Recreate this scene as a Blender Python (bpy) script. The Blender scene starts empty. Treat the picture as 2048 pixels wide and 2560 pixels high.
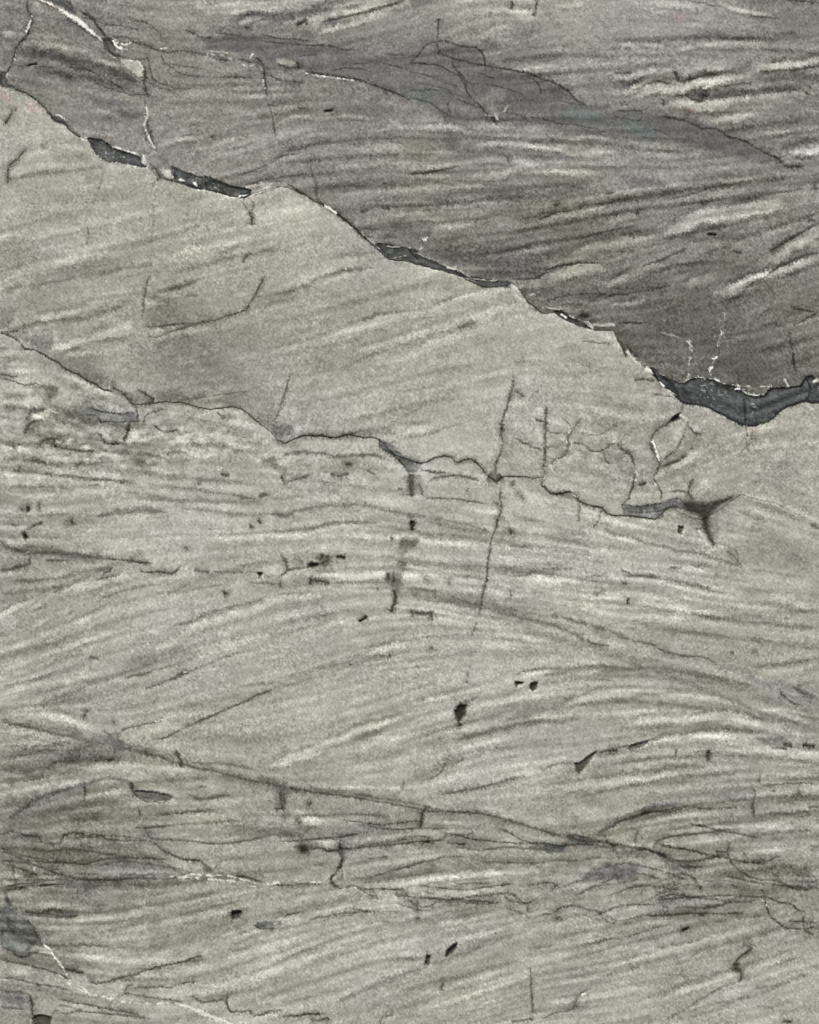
import bpy, math, random
import numpy as np

SC = bpy.context.scene
U = 1.0/2048                                  # one pattern unit in metres: the framed face is 1.0 m wide and 1.25 m high
ZC = 0.72                                     # height of the middle of the framed face

# ---------------------------------------------------------------- camera
cam = bpy.data.cameras.new('camera'); cam_o = bpy.data.objects.new('camera', cam); SC.collection.objects.link(cam_o)
cam.sensor_fit = 'VERTICAL'; cam.sensor_height = 36; cam.lens = 70; cam.clip_end = 100; cam.clip_start = .05
cam_o.location = (0, -1.25*70/36, ZC); cam_o.rotation_euler = (math.radians(90), 0, 0)
SC.camera = cam_o

# ---------------------------------------------------------------- daylight: sky and one sun in front of the slab, upper left
SUN_EL, SUN_AZ = 50.0, -40.0                  # azimuth from straight in front of the slab, to the left
world = bpy.data.worlds.new('World'); SC.world = world; world.use_nodes = True
nt = world.node_tree; nt.nodes.clear()
sky = nt.nodes.new('ShaderNodeTexSky'); sky.sky_type = 'NISHITA'; sky.sun_disc = False
sky.sun_elevation = math.radians(SUN_EL); sky.sun_rotation = math.radians(180-SUN_AZ)
bg = nt.nodes.new('ShaderNodeBackground'); bg.inputs['Strength'].default_value = .07
wo = nt.nodes.new('ShaderNodeOutputWorld')
nt.links.new(sky.outputs[0], bg.inputs[0]); nt.links.new(bg.outputs[0], wo.inputs[0])
sun = bpy.data.lights.new('sun', 'SUN'); sun.energy = 4.7; sun.angle = math.radians(.5); sun.color = (1, .968, .915)
sun_o = bpy.data.objects.new('sun', sun); SC.collection.objects.link(sun_o)
sun_o.rotation_euler = (math.radians(90-SUN_EL), 0, math.radians(SUN_AZ)); sun_o.location = (-1, -2, 3)
SC.view_settings.view_transform = 'Standard'; SC.view_settings.look = 'None'; SC.view_settings.gamma = 1
SC.view_settings.use_curve_mapping = False; SC.view_settings.exposure = 0.15


DATA = '''
@0 0 3.369
k 5 105 235,0 232,80 265,120 250,200 230,270 200,320 130,400
v 6 195 #calcite_vein 258,140 265,170 245,210 232,270 215,295
v 7 200 135,440 133,480 125,520
v 12 165 #- 300,30 325,20 310,60
p 6 90 .7 #shale_seam:13 0,600 70,600 85,560 100,560 60,640 70,700 140,745 90,740 0,720
p 5 98 .7 #shale_seam 420,0 590,0 640,90 650,130 610,120 560,80 500,50 430,30
k 6 85 340,20 430,55 520,100 560,150 650,210 740,280 840,345
v 26 208 #calcite_vein 345,0 400,25 470,65 530,95 580,130 640,160 690,200 750,250 820,310 860,350
p 5 92 .8 #shale_seam 860,330 960,330 985,380 980,440 1030,490 960,480 910,440 880,390
k 8 85 970,345 1050,360 1110,350 1180,365 1250,390 1330,425 1420,440 1500,430 1600,440 1725,460
k 6 90 950,315 1060,315 1120,345
v 12 190 990,360 1060,370 1110,350
v 12 198 1350,412 1415,400
v 7 190 990,400 1030,395
k 4 105 690,155 800,170 880,205 960,215 1060,225 1200,260
k 4 110 1100,170 1240,200 1330,270 1380,330
k 10 100 1560,250 1640,290 1725,320
p 6 178 0 #calcite_patch 1010,490 1080,505 1160,515 1200,560 1215,620 1200,650 1150,640 1080,580 1020,530
v 8 205 1010,490 1060,510 1150,515 1195,560 1213,610
k 6 92 1215,570 1215,650 1225,720 1235,800
k 7 95 1240,440 1255,520 1270,600 1310,680 1400,720 1500,745 1610,755
k 5 100 1230,690 1300,720 1400,760 1500,800
k 9 105 1340,440 1390,520 1470,590 1560,640 1725,650
k 5 108 1420,530 1500,560 1600,570 1725,590
k 4 108 1130,500 1240,500
k 8 95 860,640 940,690 1010,730 1050,780 1100,800 1200,795 1330,820
k 7 100 640,570 760,600 860,640 950,660 1100,680 1200,690
k 6 95 820,700 920,740 1000,770 1100,805
c 60 -14 280,100 430,150 600,200 700,260
c 80 -24 150,430 350,440 550,490 750,580
c 70 -20 300,600 500,640 700,680
c 90 -18 750,590 900,620 1000,670 1120,740
s 40 -18 480,500 640,570 800,600
s 60 -14 0,60 120,80 200,90
s 60 -12 0,220 120,230
p 10 96 .6 1000,905 1230,945 1250,960 1130,1000 1000,990
c 70 -10 700,820 900,860 1100,870
s 30 26 750,930 900,945 980,970
s 60 24 150,310 300,320 500,350 700,400 800,440
s 60 26 0,290 120,295
s 60 20 250,360 450,390 650,420
s 30 24 480,740 600,770
s 24 18 330,490 430,500
s 24 14 420,590 520,610
s 50 12 850,510 1000,560 1100,600
k 16 72 #pit 245,556 310,545
k 6 100 110,550 240,560 480,570
s 40 14 950,830 1200,830
s 50 14 1270,890 1420,900
s 30 18 1560,1030 1650,1005 1725,1010
s 30 18 1300,1100 1400,1080
s 26 18 1320,1220 1500,1180 1725,1160
s 16 -12 1260,1180 1500,1090 1725,1030
s 16 -10 1340,1260 1725,1180
k 8 78 0,725 140,750 240,800 310,850 370,910 420,970 450,1000 540,1040 600,1110 660,1150 740,1170
p 4 100 .6 #shale_seam:1 400,940 450,970 540,1010 590,1060 640,1110 670,1150 600,1115 530,1045 440,1015
v 6 200 450,965 500,970 545,1000
v 22 185 690,1162 730,1165
p 4 86 1 #shale_seam:1 735,1165 800,1165 880,1190 930,1235 1000,1270 1100,1300 1180,1330 1200,1380 1250,1400 1230,1420 1150,1395 1050,1380 960,1365 870,1345 820,1300 770,1230
k 7 70 735,1165 800,1168 880,1190 930,1235 1000,1270 1100,1300 1180,1330
k 6 72 770,1230 820,1300 870,1345 960,1365 1050,1380 1150,1395 1230,1420
v 12 215 #calcite_vein 950,1240 1000,1245 1060,1275 1130,1295 1200,1310 1220,1340
v 20 185 1215,1325 1210,1355
v 5 150 1010,1330 1050,1330
v 8 130 900,1320 910,1345
v 6 170 1215,1060 1230,1110 1260,1170 1310,1240 1310,1275 1270,1300 1230,1320
k 3 95 1208,1065 1225,1115 1252,1175 1300,1240
v 8 160 1215,880 1225,930 1250,975 1210,960
v 10 175 1215,1050 1235,1035
k 12 95 1260,1380 1320,1440 1350,1500 1330,1530
p 4 182 0 #calcite_patch 1345,1430 1430,1430 1470,1500 1400,1490
p 5 92 .9 #shale_seam:2 1440,1390 1520,1430 1620,1470 1725,1500 1725,1610 1640,1590 1560,1560 1480,1530 1460,1480
v 26 190 1530,1520 1550,1525
v 30 205 1645,1545 1655,1565
v 6 200 1660,1600 1690,1612 1725,1608
k 6 75 1380,1500 1480,1530 1560,1560 1640,1590
s 60 -10 1330,1310 1400,1390
k 16 100 150,930 100,940 80,990 40,1040
k 12 92 #fissure 230,1250 190,1300 150,1350 90,1390 70,1450 70,1550
s 40 -20 300,1230 220,1260 170,1320 90,1390
s 26 -18 390,1250 370,1240 340,1235
s 40 -16 560,1190 700,1180
s 40 14 180,1360 300,1300 450,1290
s 40 16 500,1230 700,1260
s 60 -14 430,1330 700,1330 800,1360
s 40 -12 700,1500 850,1500
s 10 -25 900,1370 870,1460 850,1550 820,1650
v 8 168 905,1370 880,1400 860,1460
s 16 -22 1330,1500 1290,1560 1320,1620 1300,1725
v 7 185 1320,1570 1300,1600 1330,1640
s 60 14 50,1500 250,1420 500,1400
P 14 210,870 320,870 380,950 230,960
P 14 0,760 100,770 80,850 0,850
k 3 100 1085,150 1100,160
k 8 90 905,990 920,995
k 8 90 1660,1095 1665,1100
@512 0 3.369
s 90 20 0,60 200,50 400,60 600,30
s 70 16 0,100 150,130 330,110 560,50 800,20
s 40 24 300,210 400,175
c 60 -24 240,170 420,120 600,140 750,130 950,80 1150,20
c 40 -22 500,170 640,170 760,155
s 80 24 720,220 800,215 900,200 1000,150
s 60 26 1060,130 1150,90 1250,100 1400,50 1600,0
s 50 26 1200,120 1300,100
k 16 105 1000,190 1180,150 1300,120 1450,80 1600,35 1680,0
s 40 38 960,280 1100,245 1250,210 1400,160 1580,95
s 50 14 1600,60 1725,20
c 50 -20 980,200 1150,180
k 12 100 340,240 410,225
k 9 108 380,215 450,185 520,165
k 26 72 #pit 790,205 835,185
k 18 95 850,170 860,200
c 30 -15 770,260 900,270
p 24 114 .8 #dark_band 440,290 640,330 900,355 1140,420 1250,430 1500,430 1725,375 1820,370 1905,340 2025,330 2200,372 2290,420 2340,500 2445,572 2625,595 2805,640 2975,720 3075,780 3175,850 3295,900 3450,905 3700,920 3780,940 3950,980 4150,1010 4280,1070 4410,1140 4550,1190 4700,1260 4850,1330 4930,1400 5050,1400 4890,1400 4600,1350 4450,1310 4310,1290 4150,1240 3950,1200 3750,1185 3450,1165 3225,1140 3025,1120 2825,1080 2625,1050 2465,1040 2325,1030 2025,1045 1955,950 1845,890 1725,840 1640,800 1500,750 1350,700 1250,660 900,620 800,590 520,560 400,470 250,440 0,400 0,340 200,300
k 6 100 470,290 600,320 720,335 900,345
k 8 92 490,345 640,370 800,380 1000,385 1100,400 1140,420
k 5 100 1150,425 1230,420 1250,400
k 10 90 0,320 60,325
k 4 100 60,270 180,290 330,310
k 5 98 1500,460 1600,460 1725,470
k 5 95 1060,600 1200,580 1350,590 1400,610
k 6 95 1440,520 1550,550 1725,590
k 5 100 1250,540 1350,545 1420,515
k 5 98 800,480 950,465
k 10 74 850,600 950,620 1100,640 1200,665 1300,675 1350,700 1420,720 1500,745 1600,780 1725,840
v 7 205 #calcite_vein 800,590 830,600 880,625 960,640 1050,650 1150,665 1250,680
v 8 190 790,545 820,570 850,600
k 10 80 780,530 800,570
v 8 200 390,480 410,452 430,470 430,490
v 9 180 320,550 380,555 440,540 480,580
v 6 165 0,430 100,430 200,450
p 4 148 .2 590,500 680,500 770,530 720,565 640,550
k 5 80 620,540 720,575 790,560
p 4 108 .5 #shale_seam 0,440 150,450 300,480 400,510 440,500 500,560 480,590 400,530 300,510 150,520 0,480
v 14 155 60,460 170,470 230,500
k 6 80 430,480 470,520 500,560
k 6 80 120,500 200,510
k 6 88 300,510 400,520
k 8 90 520,620 560,650 650,680 760,690 860,690
c 100 -10 700,740 850,730
v 8 195 490,670 485,710 500,740
p 6 112 .7 510,600 540,700 570,830 500,780 500,650
k 5 95 520,885 570,880 585,850
k 10 95 485,970 490,975
v 20 165 545,950 580,1005
k 12 90 553,958 556,962
k 18 82 #pit 1020,935 1075,930
k 8 100 780,910 840,915
k 22 95 55,1155 75,1150
s 26 14 100,690 250,680 400,680
s 20 16 130,745 400,740
s 36 18 280,810 480,815
s 50 12 100,600 300,600 400,590
k 5 108 80,650 300,655 400,655
s 18 -10 150,775 450,775
s 26 16 600,1050 720,1000 850,990 1000,995 1200,980 1450,1000
s 20 12 540,1085 640,1060
s 34 16 60,1230 200,1180 330,1150 420,1140
s 18 -14 80,1270 300,1240 470,1180
s 14 -10 0,1190 200,1130 400,1080
s 40 12 250,1420 400,1380 500,1320 620,1300
c 40 -16 600,1330 700,1290 850,1240 1000,1200
k 9 108 280,1480 450,1430 600,1350 700,1310 800,1300
s 30 18 700,1220 830,1170 950,1140 1200,1140
s 40 18 1100,1410 1300,1390 1500,1370 1725,1375
s 46 24 1450,1100 1600,1070 1725,1065
s 50 10 1250,1280 1500,1240 1725,1240
s 22 18 1470,820 1580,870
s 20 12 1250,700 1350,740
c 40 -12 900,1470 1150,1475
s 12 -12 1150,1220 1500,1210 1725,1200
k 7 98 350,1560 500,1520 620,1500 720,1480 900,1465
s 16 -22 900,1340 900,1450 940,1560 940,1640 970,1725
p 3 88 .8 #shale_seam:2 0,1480 100,1520 200,1560 300,1580 390,1600 390,1640 340,1670 280,1670 100,1630 0,1605
k 8 70 0,1500 100,1540 200,1570 300,1585 390,1600
k 10 65 300,1640 360,1625 400,1600
v 6 185 0,1605 100,1630 200,1655 290,1665
v 15 235 #calcite_vein 295,1658 355,1640
v 16 165 360,1580 450,1560 560,1545
p 8 180 .1 400,1630 500,1570 540,1550 560,1590
k 6 112 400,1655 500,1620 600,1590 640,1560
k 9 92 690,1540 760,1590 820,1630 900,1680 960,1735
@1024 0 3.369
s 60 -14 0,10 200,0
s 50 -12 0,60 250,30
s 30 20 0,170 100,120 200,90
s 36 22 260,300 380,260 470,230
s 36 20 620,280 740,240 860,220
s 80 20 820,80 900,110 1000,130 1100,120
s 46 26 1220,40 1350,40 1500,10
k 12 100 865,0 865,40 850,80
k 12 96 1065,0 1070,50 1045,140
k 13 105 250,160 240,250 235,340
c 45 -22 820,320 950,295 1100,255
c 60 -14 600,350 750,380
v 6 160 740,450 840,415
c 46 -12 1000,510 1150,500 1300,460
c 60 -10 1450,590 1600,580
s 30 10 1400,370 1640,350
s 20 14 880,570 1000,540
k 10 88 0,540 100,535 250,555 350,600 420,640 460,700 490,790 560,860
k 11 88 240,440 340,490 480,520 620,550 780,580 900,600 1000,620 1100,660 1250,720 1350,790 1400,840 1500,900
k 16 92 230,370 250,460
k 11 95 20,520 80,460 130,390 200,360 300,350 420,385 560,410 620,470 640,560 640,600
k 12 85 360,520 400,590 460,660 490,740
k 10 92 1000,640 1080,700 1110,760 1100,810
k 12 83 560,860 620,920 660,970 710,1000 730,1060
k 7 95 0,770 150,760 300,770 400,800 500,830
k 6 92 400,840 520,880 600,910
k 10 92 0,830 150,860 220,900 300,960 360,990
k 9 90 800,945 880,960 960,990 1020,1030
k 7 92 1020,990 1150,1010 1260,1045 1380,1050
k 8 92 320,870 330,930 350,960
k 6 98 560,610 680,650 720,660
k 6 98 500,700 700,720 850,760 960,800
k 5 98 1250,850 1400,880 1500,890
k 6 98 0,600 150,630 250,680 400,730
k 5 98 100,700 250,740 400,780
k 10 95 1380,1050 1500,1080 1600,1090
p 12 127 .8 600,830 700,760 790,750 800,830 770,930 700,970 640,930
v 8 155 640,965 700,975 740,960 800,940 830,890
v 12 165 735,980 740,1005
G 40 1350,950 1550,1000
G 40 60,780 150,790
s 40 34 20,1070 200,1070 350,1080 500,1100
s 40 26 560,1220 700,1210 850,1210 1000,1230 1150,1260 1300,1280 1500,1290 1725,1290
s 70 18 0,1270 150,1280 320,1300
s 40 20 0,1440 200,1410 410,1395
k 16 110 0,1475 150,1455 300,1430 450,1400
s 50 22 80,1495 250,1500 420,1520 600,1490
s 60 28 520,1490 760,1465 850,1440 1000,1430 1200,1440 1400,1450 1600,1460
c 70 -16 1020,1370 1200,1340 1450,1340
c 70 -12 650,1680 900,1640 1200,1600 1500,1550
c 50 -12 160,1690 370,1700
s 22 22 1350,1160 1500,1155 1725,1180
s 30 -12 1000,1210 1200,1180 1500,1215
s 26 -10 100,1200 400,1210
s 26 -14 500,1400 700,1380 900,1400
k 9 95 1650,1640 1725,1620
k 6 92 650,1260 670,1280
k 8 90 838,1335 842,1345
k 18 78 1230,1715 1240,1718
@1536 0 3.369
s 60 22 340,30 500,40 740,60
s 36 16 300,100 450,110
s 30 18 90,145 250,150 450,170
P 16 490,110 620,110 640,150 540,210 500,180
s 40 18 560,180 650,210 750,220
s 36 30 890,20 960,60 1100,90 1220,120 1350,135
k 8 115 640,20 800,45 900,60
k 10 112 1120,120 1240,145 1400,160
p 20 119 .9 1080,0 1725,0 2100,0 2100,200 1725,200 1400,210 1290,160 1400,110 1150,60
k 6 95 1420,0 1600,15 1725,20
c 70 -12 640,290 950,300
c 40 -10 1300,300 1500,290
s 38 28 50,400 140,380 220,400
s 36 24 250,375 350,380 430,400
s 36 26 540,425 640,400 680,410
s 34 24 740,390 890,385
s 24 14 600,440 820,445
s 30 12 1120,380 1300,370
s 18 -12 0,350 200,355 400,360
s 18 -10 900,330 1200,330
c 55 -14 0,590 250,560 500,560 740,560
c 55 -16 950,560 1200,540
s 42 30 0,650 80,640 160,630
s 56 38 0,800 80,770 200,720 300,670 420,650 520,650
s 52 34 110,850 200,810 330,760 450,760 540,770
s 50 36 550,660 620,620 720,620
s 46 36 760,620 850,600 930,590
s 62 38 540,750 650,710 780,700 900,670 1000,650 1080,640
s 52 40 1220,580 1300,560 1400,560 1500,550 1600,530 1725,505 2000,480
s 34 22 1000,750 1180,730
s 42 14 1100,620 1190,600
s 30 14 1140,530 1200,540 1320,520
s 46 18 1620,600 1725,590
s 36 12 1280,630 1450,610
s 16 16 200,630 290,625
k 9 104 0,620 150,612
k 16 98 250,720 350,690 500,710
k 16 98 520,700 640,680 760,640 900,625
k 14 98 500,600 530,640 540,700
k 11 106 860,740 1000,720 1180,690
k 9 100 120,780 250,725 330,700
c 44 -20 0,720 150,680 250,650
c 80 -26 570,790 750,800 900,790 1200,770
k 16 90 500,820 600,800 650,840 780,860
c 60 -22 1200,665 1400,660 1725,655
k 11 98 1220,605 1400,590 1550,590 1725,560
c 50 -20 1240,740 1400,740 1600,710
k 16 88 1635,725 1650,735
k 14 88 1610,775 1640,785
k 14 88 380,830 420,860 400,890
s 74 34 440,890 560,880 700,890 850,880 950,880
P 16 540,900 700,910 700,970 560,950
s 74 24 1080,830 1150,830
s 80 18 1180,850 1350,810 1480,830
s 66 30 1480,780 1620,750 1725,740
s 50 30 800,1030 900,1010 1050,990 1180,960
s 40 14 1150,930 1350,900
p 26 116 .8 900,1070 1200,980 1500,870 1725,830 2100,830 2100,1220 1725,1220 1450,1290 1340,1280 1100,1190 960,1130
s 22 14 1270,1120 1390,1105
s 26 12 1400,1180 1530,1150
s 16 10 1480,1050 1600,1035
s 90 55 1490,1270 1600,1255 1725,1245 1900,1240
s 30 -16 1380,1250 1600,1190 1725,1190
k 8 95 0,980 60,1000 200,1020
k 8 92 230,930 220,1010 190,1030
k 10 90 0,930 120,935 230,930 300,900
k 14 86 #fault_line 380,980 500,1000 650,1040 750,1080 830,1080 900,1110 960,1150 1100,1190 1200,1250 1350,1320 1420,1380 1480,1410 1600,1400
k 7 98 330,1090 460,1140
k 6 95 650,1040 780,1100
G 40 80,1050 300,1110
s 30 14 160,1240 350,1250 540,1270
c 40 -14 60,1490 250,1480
c 90 -14 100,1540 300,1540 500,1600
c 34 -12 850,1480 1100,1490
s 36 14 880,1560 1000,1520 1300,1500
s 70 24 430,1720 550,1670 690,1655
k 9 105 450,1680 620,1640 750,1610 800,1580 1000,1570
s 34 20 1280,1660 1500,1630 1700,1610
k 9 105 1080,1690 1300,1640 1600,1590
s 46 14 760,1670 900,1610 1090,1610
c 60 -14 1000,1680 1200,1690
s 26 14 130,1640 240,1640
s 22 20 1150,1715 1400,1710
k 14 90 1690,1585 1710,1590
@0 500 2.5
k 8 88 0,830 60,850 110,880 150,930 210,935 280,970 350,1010 420,1060 500,1095 580,1140 640,1180 710,1200
k 6 90 960,1275 1010,1265 1130,1265 1210,1285 1300,1305 1450,1295 1520,1310 1580,1360 1640,1410 1725,1480
k 6 100 0,830 120,820
s 70 16 10,520 200,440 400,380 600,320 740,300
s 60 18 0,70 80,40 150,20
s 40 20 0,240 80,200
s 40 20 130,700 300,720 450,690 600,650 800,630
s 52 24 320,930 420,910 560,870 700,820 870,810
s 30 24 390,1000 480,960 600,930
s 50 14 720,780 850,760
s 30 22 910,640 980,640
s 28 22 930,820 1020,815
s 42 22 1130,830 1230,800 1320,800
s 70 14 1050,390 1200,330 1300,310 1400,270 1600,210
s 46 -24 20,580 130,545
s 28 -26 50,800 200,780 350,750 500,740 600,710 780,660
s 22 -28 400,950 500,910 600,880 780,860
s 60 -10 300,800 450,850 550,830 700,770
s 130 -12 0,330 150,330
s 26 -28 990,575 1100,550 1250,500
s 22 -24 930,600 1000,610
s 24 -18 1150,600 1240,600
s 12 -14 700,500 940,450 1050,440
s 16 -10 1060,380 1200,350 1500,300
s 20 -10 300,100 600,60
s 100 -10 950,680 1100,660
k 9 95 #fissure 1655,460 1640,510 1610,580 1570,640 1530,690 1450,720 1350,750 1250,770 1100,780 920,795
k 8 98 1250,770 1150,800 1050,830 980,860 920,850
v 5 190 1460,705 1530,685
k 9 112 935,470 920,540 905,610 895,680 885,740
k 13 86 #fissure 1555,75 1575,110 1577,160
k 6 120 1520,10 1555,75
k 6 120 1590,10 1575,90
k 9 108 1520,400 1545,350 1575,335
s 9 -14 960,0 965,60 960,130 945,260 935,420
v 6 178 965,20 985,40 975,60 960,110
k 5 122 545,170 555,230 540,280
s 9 -14 1180,0 1175,130
s 9 -8 545,290 540,400
p 10 116 .5 0,650 110,670 90,740 50,790 0,800
p 8 112 .7 200,850 290,800 340,860 330,940 230,940 190,900
p 14 127 .5 380,1010 480,970 620,970 680,1100 640,1180 500,1090 420,1050
p 6 108 .7 960,880 1060,880 1040,940 1060,1020 1000,980 960,930
p 14 118 .6 1050,1020 1200,990 1380,1060 1250,1090 1150,1145 1080,1140 1050,1080
s 120 -16 1000,1220 1250,1160 1550,1130
s 200 -10 1150,1000 1400,900 1600,850
s 120 -14 1100,1080 1350,1050
p 26 130 .3 1500,1290 1640,1230 1725,1200 1725,1470 1600,1350
s 30 22 1160,1260 1300,1230 1460,1215
k 6 106 1100,1260 1200,1240 1400,1215 1500,1200 1570,1200
k 9 95 700,1140 710,1180 760,1200 800,1240 840,1290
k 9 90 860,1180 920,1220 960,1260 880,1280
p 6 112 .5 770,1190 960,1250 960,1290 830,1290 790,1240
p 6 122 .8 #shale_seam:3 500,1290 560,1290 640,1320 740,1330 850,1330 840,1380 740,1390 640,1380 590,1340 500,1350
k 8 88 500,1340 600,1350 650,1410
k 6 85 550,1295 640,1320 740,1335 830,1330
k 7 82 640,1385 740,1390 850,1385 890,1385
k 7 85 850,1290 860,1340 850,1380
k 6 90 890,1385 920,1340 1020,1310
p 8 132 .2 660,1400 800,1390 800,1460 760,1500 710,1470
k 9 90 805,1400 800,1460 765,1505
s 66 24 400,1080 520,1120 620,1180 700,1230
s 66 16 60,1060 250,1040
k 8 106 0,1085 120,1105
k 6 110 0,1110 80,1130 150,1155 240,1150 280,1180
p 6 106 .3 250,1140 350,1160 350,1210 300,1250 280,1180
k 16 118 170,1380 200,1320 280,1310
k 12 105 210,1300 215,1320
s 76 16 20,1230 150,1200 200,1240
s 44 22 270,1360 340,1340
s 60 -18 480,1230 600,1260 680,1300
s 50 -12 50,1420 200,1420
s 50 10 400,1420 500,1440
s 22 -28 0,1500 90,1530 200,1520 330,1520
k 12 92 340,1490 345,1550
k 9 105 350,1545 470,1565 630,1580
k 14 112 80,1540 95,1560
s 34 14 0,1560 300,1590 600,1590 800,1600
s 30 -14 0,1630 200,1610
s 50 -22 750,1560 850,1620 950,1690
s 18 -24 1000,1580 1130,1575
s 76 16 1180,1570 1300,1600
p 6 100 .4 1630,1620 1725,1600 1750,1680 1640,1680
s 24 14 900,1350 980,1340
s 80 12 1000,1290 1200,1300 1400,1330 1550,1370
k 14 112 1360,1330 1400,1360
k 8 100 130,1665 137,1668
s 50 12 0,960 200,960
s 26 -18 230,1010 310,1020
s 40 -14 500,1360 620,1420
@680 500 2.5
k 11 70 270,10 330,40 400,80 490,150 550,210 630,260
v 16 218 #calcite_vein 335,40 360,52 400,80
v 5 165 550,200 600,240 660,280
p 3 84 .9 #shale_seam:4 640,270 740,280 850,300 900,310 930,350 1050,400 1150,440 1230,480 1300,490 1470,510 1490,520 1480,545 1340,540 1250,500 1180,480 1050,440 900,405 850,375 740,370 680,320
v 5 155 720,290 860,300 920,340 1060,400 1170,440 1240,470
v 14 185 1100,420 1150,430
v 5 155 1180,440 1250,490 1350,500 1450,510
v 8 150 760,365 850,350
k 7 70 560,215 640,290 740,370 850,378 900,405
k 7 72 1200,490 1250,510 1340,540 1480,545
k 10 66 860,310 880,340 920,370
p 3 188 .1 #calcite_patch 1490,530 1530,545 1590,635 1540,620 1500,580
v 6 165 1590,600 1670,578
v 10 195 950,255 975,238
v 10 185 920,310 940,295
c 22 -15 1000,150 980,240
k 7 88 1570,600 1600,640 1690,710
s 40 18 500,150 600,130 800,110 950,95 1050,110 1250,90 1350,70
s 30 14 1030,175 1220,160
s 24 12 1030,235 1200,230
s 36 14 1400,230 1550,200
k 7 106 560,180 720,190
c 90 -14 740,160 900,200 1000,170
k 18 98 680,55 740,60
k 12 103 550,75 600,70
k 9 90 1680,120 1725,100
c 100 -12 1300,440 1500,430 1725,420
c 100 -12 1000,330 1200,350 1500,320
k 13 86 1500,500 1650,490 1725,450
s 36 16 1500,530 1700,520
s 22 14 1600,130 1725,90
s 50 20 400,830 600,780 750,740 850,720 950,690 1100,670 1200,610 1400,590
s 18 -20 480,770 700,710 950,680 1030,650 1200,590 1300,570
s 46 -13 780,930 1000,850 1200,780 1300,760
k 18 126 1170,800 1270,770
s 42 18 600,1030 850,970 1000,920 1150,860 1330,800
s 20 -15 400,1070 600,980 750,930
s 20 -26 0,600 130,570 250,510 340,470 560,430 640,420
s 56 16 80,530 200,490 400,420 600,360
s 66 12 300,530 500,490
s 26 -10 200,230 400,210
s 30 -12 400,360 700,320
s 200 8 0,130 250,130
k 8 118 #fissure 120,1080 90,1190 60,1280 10,1400
p 8 113 .9 0,1400 130,1390 135,1490 85,1520 0,1480
k 10 110 #fissure 1510,1095 1510,1160 1470,1300 1440,1400 1440,1500 1430,1580 1405,1650 1400,1725
k 14 100 1440,1410 1445,1440
k 6 112 1520,1190 1580,1230
s 6 -14 1500,1040 1505,1090
s 14 -20 730,1390 850,1340 950,1280
p 12 122 .8 480,1470 600,1420 740,1400 750,1460 600,1470
s 42 18 820,1460 900,1430 1000,1420
s 24 -22 760,1390 880,1390 1000,1380
s 16 -22 820,1490 950,1470 1100,1420 1200,1400
p 6 106 .8 #shale_seam:5 650,1480 740,1520 830,1600 880,1620 950,1640 900,1700 850,1700 820,1620 750,1600 680,1560
k 9 85 710,1530 760,1590 830,1660 860,1720
k 7 90 0,1490 50,1510 85,1520 130,1500 200,1475 300,1475 400,1485 480,1470 560,1480 650,1490 710,1530
k 7 92 760,1590 820,1610 900,1640 960,1640 1010,1615 1080,1605 1130,1610 1160,1640 1230,1620 1290,1650 1340,1710 1370,1730
k 6 90 480,1470 560,1435
s 66 14 100,1550 300,1520 500,1530
s 20 -32 0,1640 120,1590 300,1580 400,1600 620,1590 720,1620
p 20 142 .1 60,1640 200,1620 560,1610 780,1690 600,1710 250,1700 150,1725
k 15 92 460,1645 490,1650
s 40 -32 0,1640 40,1680 100,1725
k 8 98 920,1680 1000,1700 1090,1710
k 8 110 600,1690 640,1720
k 10 103 1520,1490 1620,1540 1700,1560
k 9 112 1650,1370 1725,1400
k 7 114 1700,1480 1700,1725
p 14 146 .1 1450,1480 1530,1490 1600,1540 1550,1600 1420,1620
s 66 18 1640,1480 1700,1450
s 50 14 1680,1330 1700,1300
s 70 8 1500,1290 1550,1280
s 16 -12 800,1200 1100,1150
s 14 -12 1500,1010 1600,1005
s 16 -14 1450,660 1550,640
s 20 12 1300,850 1330,820
@1358 500 2.5
s 38 24 0,110 100,90 200,70 300,50 410,30
k 8 93 0,125 60,90 180,65
s 46 24 400,140 500,110 590,110
s 76 42 780,210 900,150 1000,100 1200,80 1350,50 1490,25
s 28 20 440,230 580,180 820,150
s 64 34 150,370 250,330 320,300 450,280 620,260 760,250
s 56 22 0,400 150,360
s 26 20 720,350 900,290 1050,280 1250,265
s 50 32 40,510 100,480 250,440 380,430
s 24 24 0,480 120,450 240,410 350,410
s 34 26 390,530 500,490 650,430 750,400
s 26 16 850,385 930,380
s 26 18 770,510 940,460
s 50 24 880,540 980,510 1080,480
s 48 42 1060,610 1150,580 1300,510 1450,460 1600,400 1700,370
s 56 34 1340,410 1420,370 1500,340 1550,280 1640,240 1725,200 1900,180
s 64 20 1500,290 1600,270 1680,250
s 40 20 1680,285 1750,270
s 30 22 320,640 420,610 550,590 640,600
s 30 28 430,650 550,640 640,620
s 34 20 1690,80 1760,75
s 28 12 590,80 700,60
s 34 14 450,790 550,785 650,800
s 26 18 1200,860 1270,850
s 22 12 1570,920 1700,860
s 36 22 80,665 180,690
s 26 14 150,680 320,700
s 18 10 1600,1000 1725,950
k 8 90 0,440 130,410 250,395 360,400
s 16 -14 390,550 600,550 770,520
k 10 86 400,600 560,580 800,540
k 7 92 300,640 350,600 400,580
k 7 90 0,640 100,610 220,590 370,580
k 16 78 80,28 84,30
k 13 68 #pit 1030,215 1085,225
k 7 76 1180,320 1240,330
k 12 85 1660,125 1690,130
k 10 92 620,420 800,350 900,300
k 13 88 1400,330 1500,270 1600,210 1700,160
k 13 86 1400,470 1500,410 1640,350 1725,330
k 8 95 1250,550 1400,480
k 6 95 590,0 600,60 580,100
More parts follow.
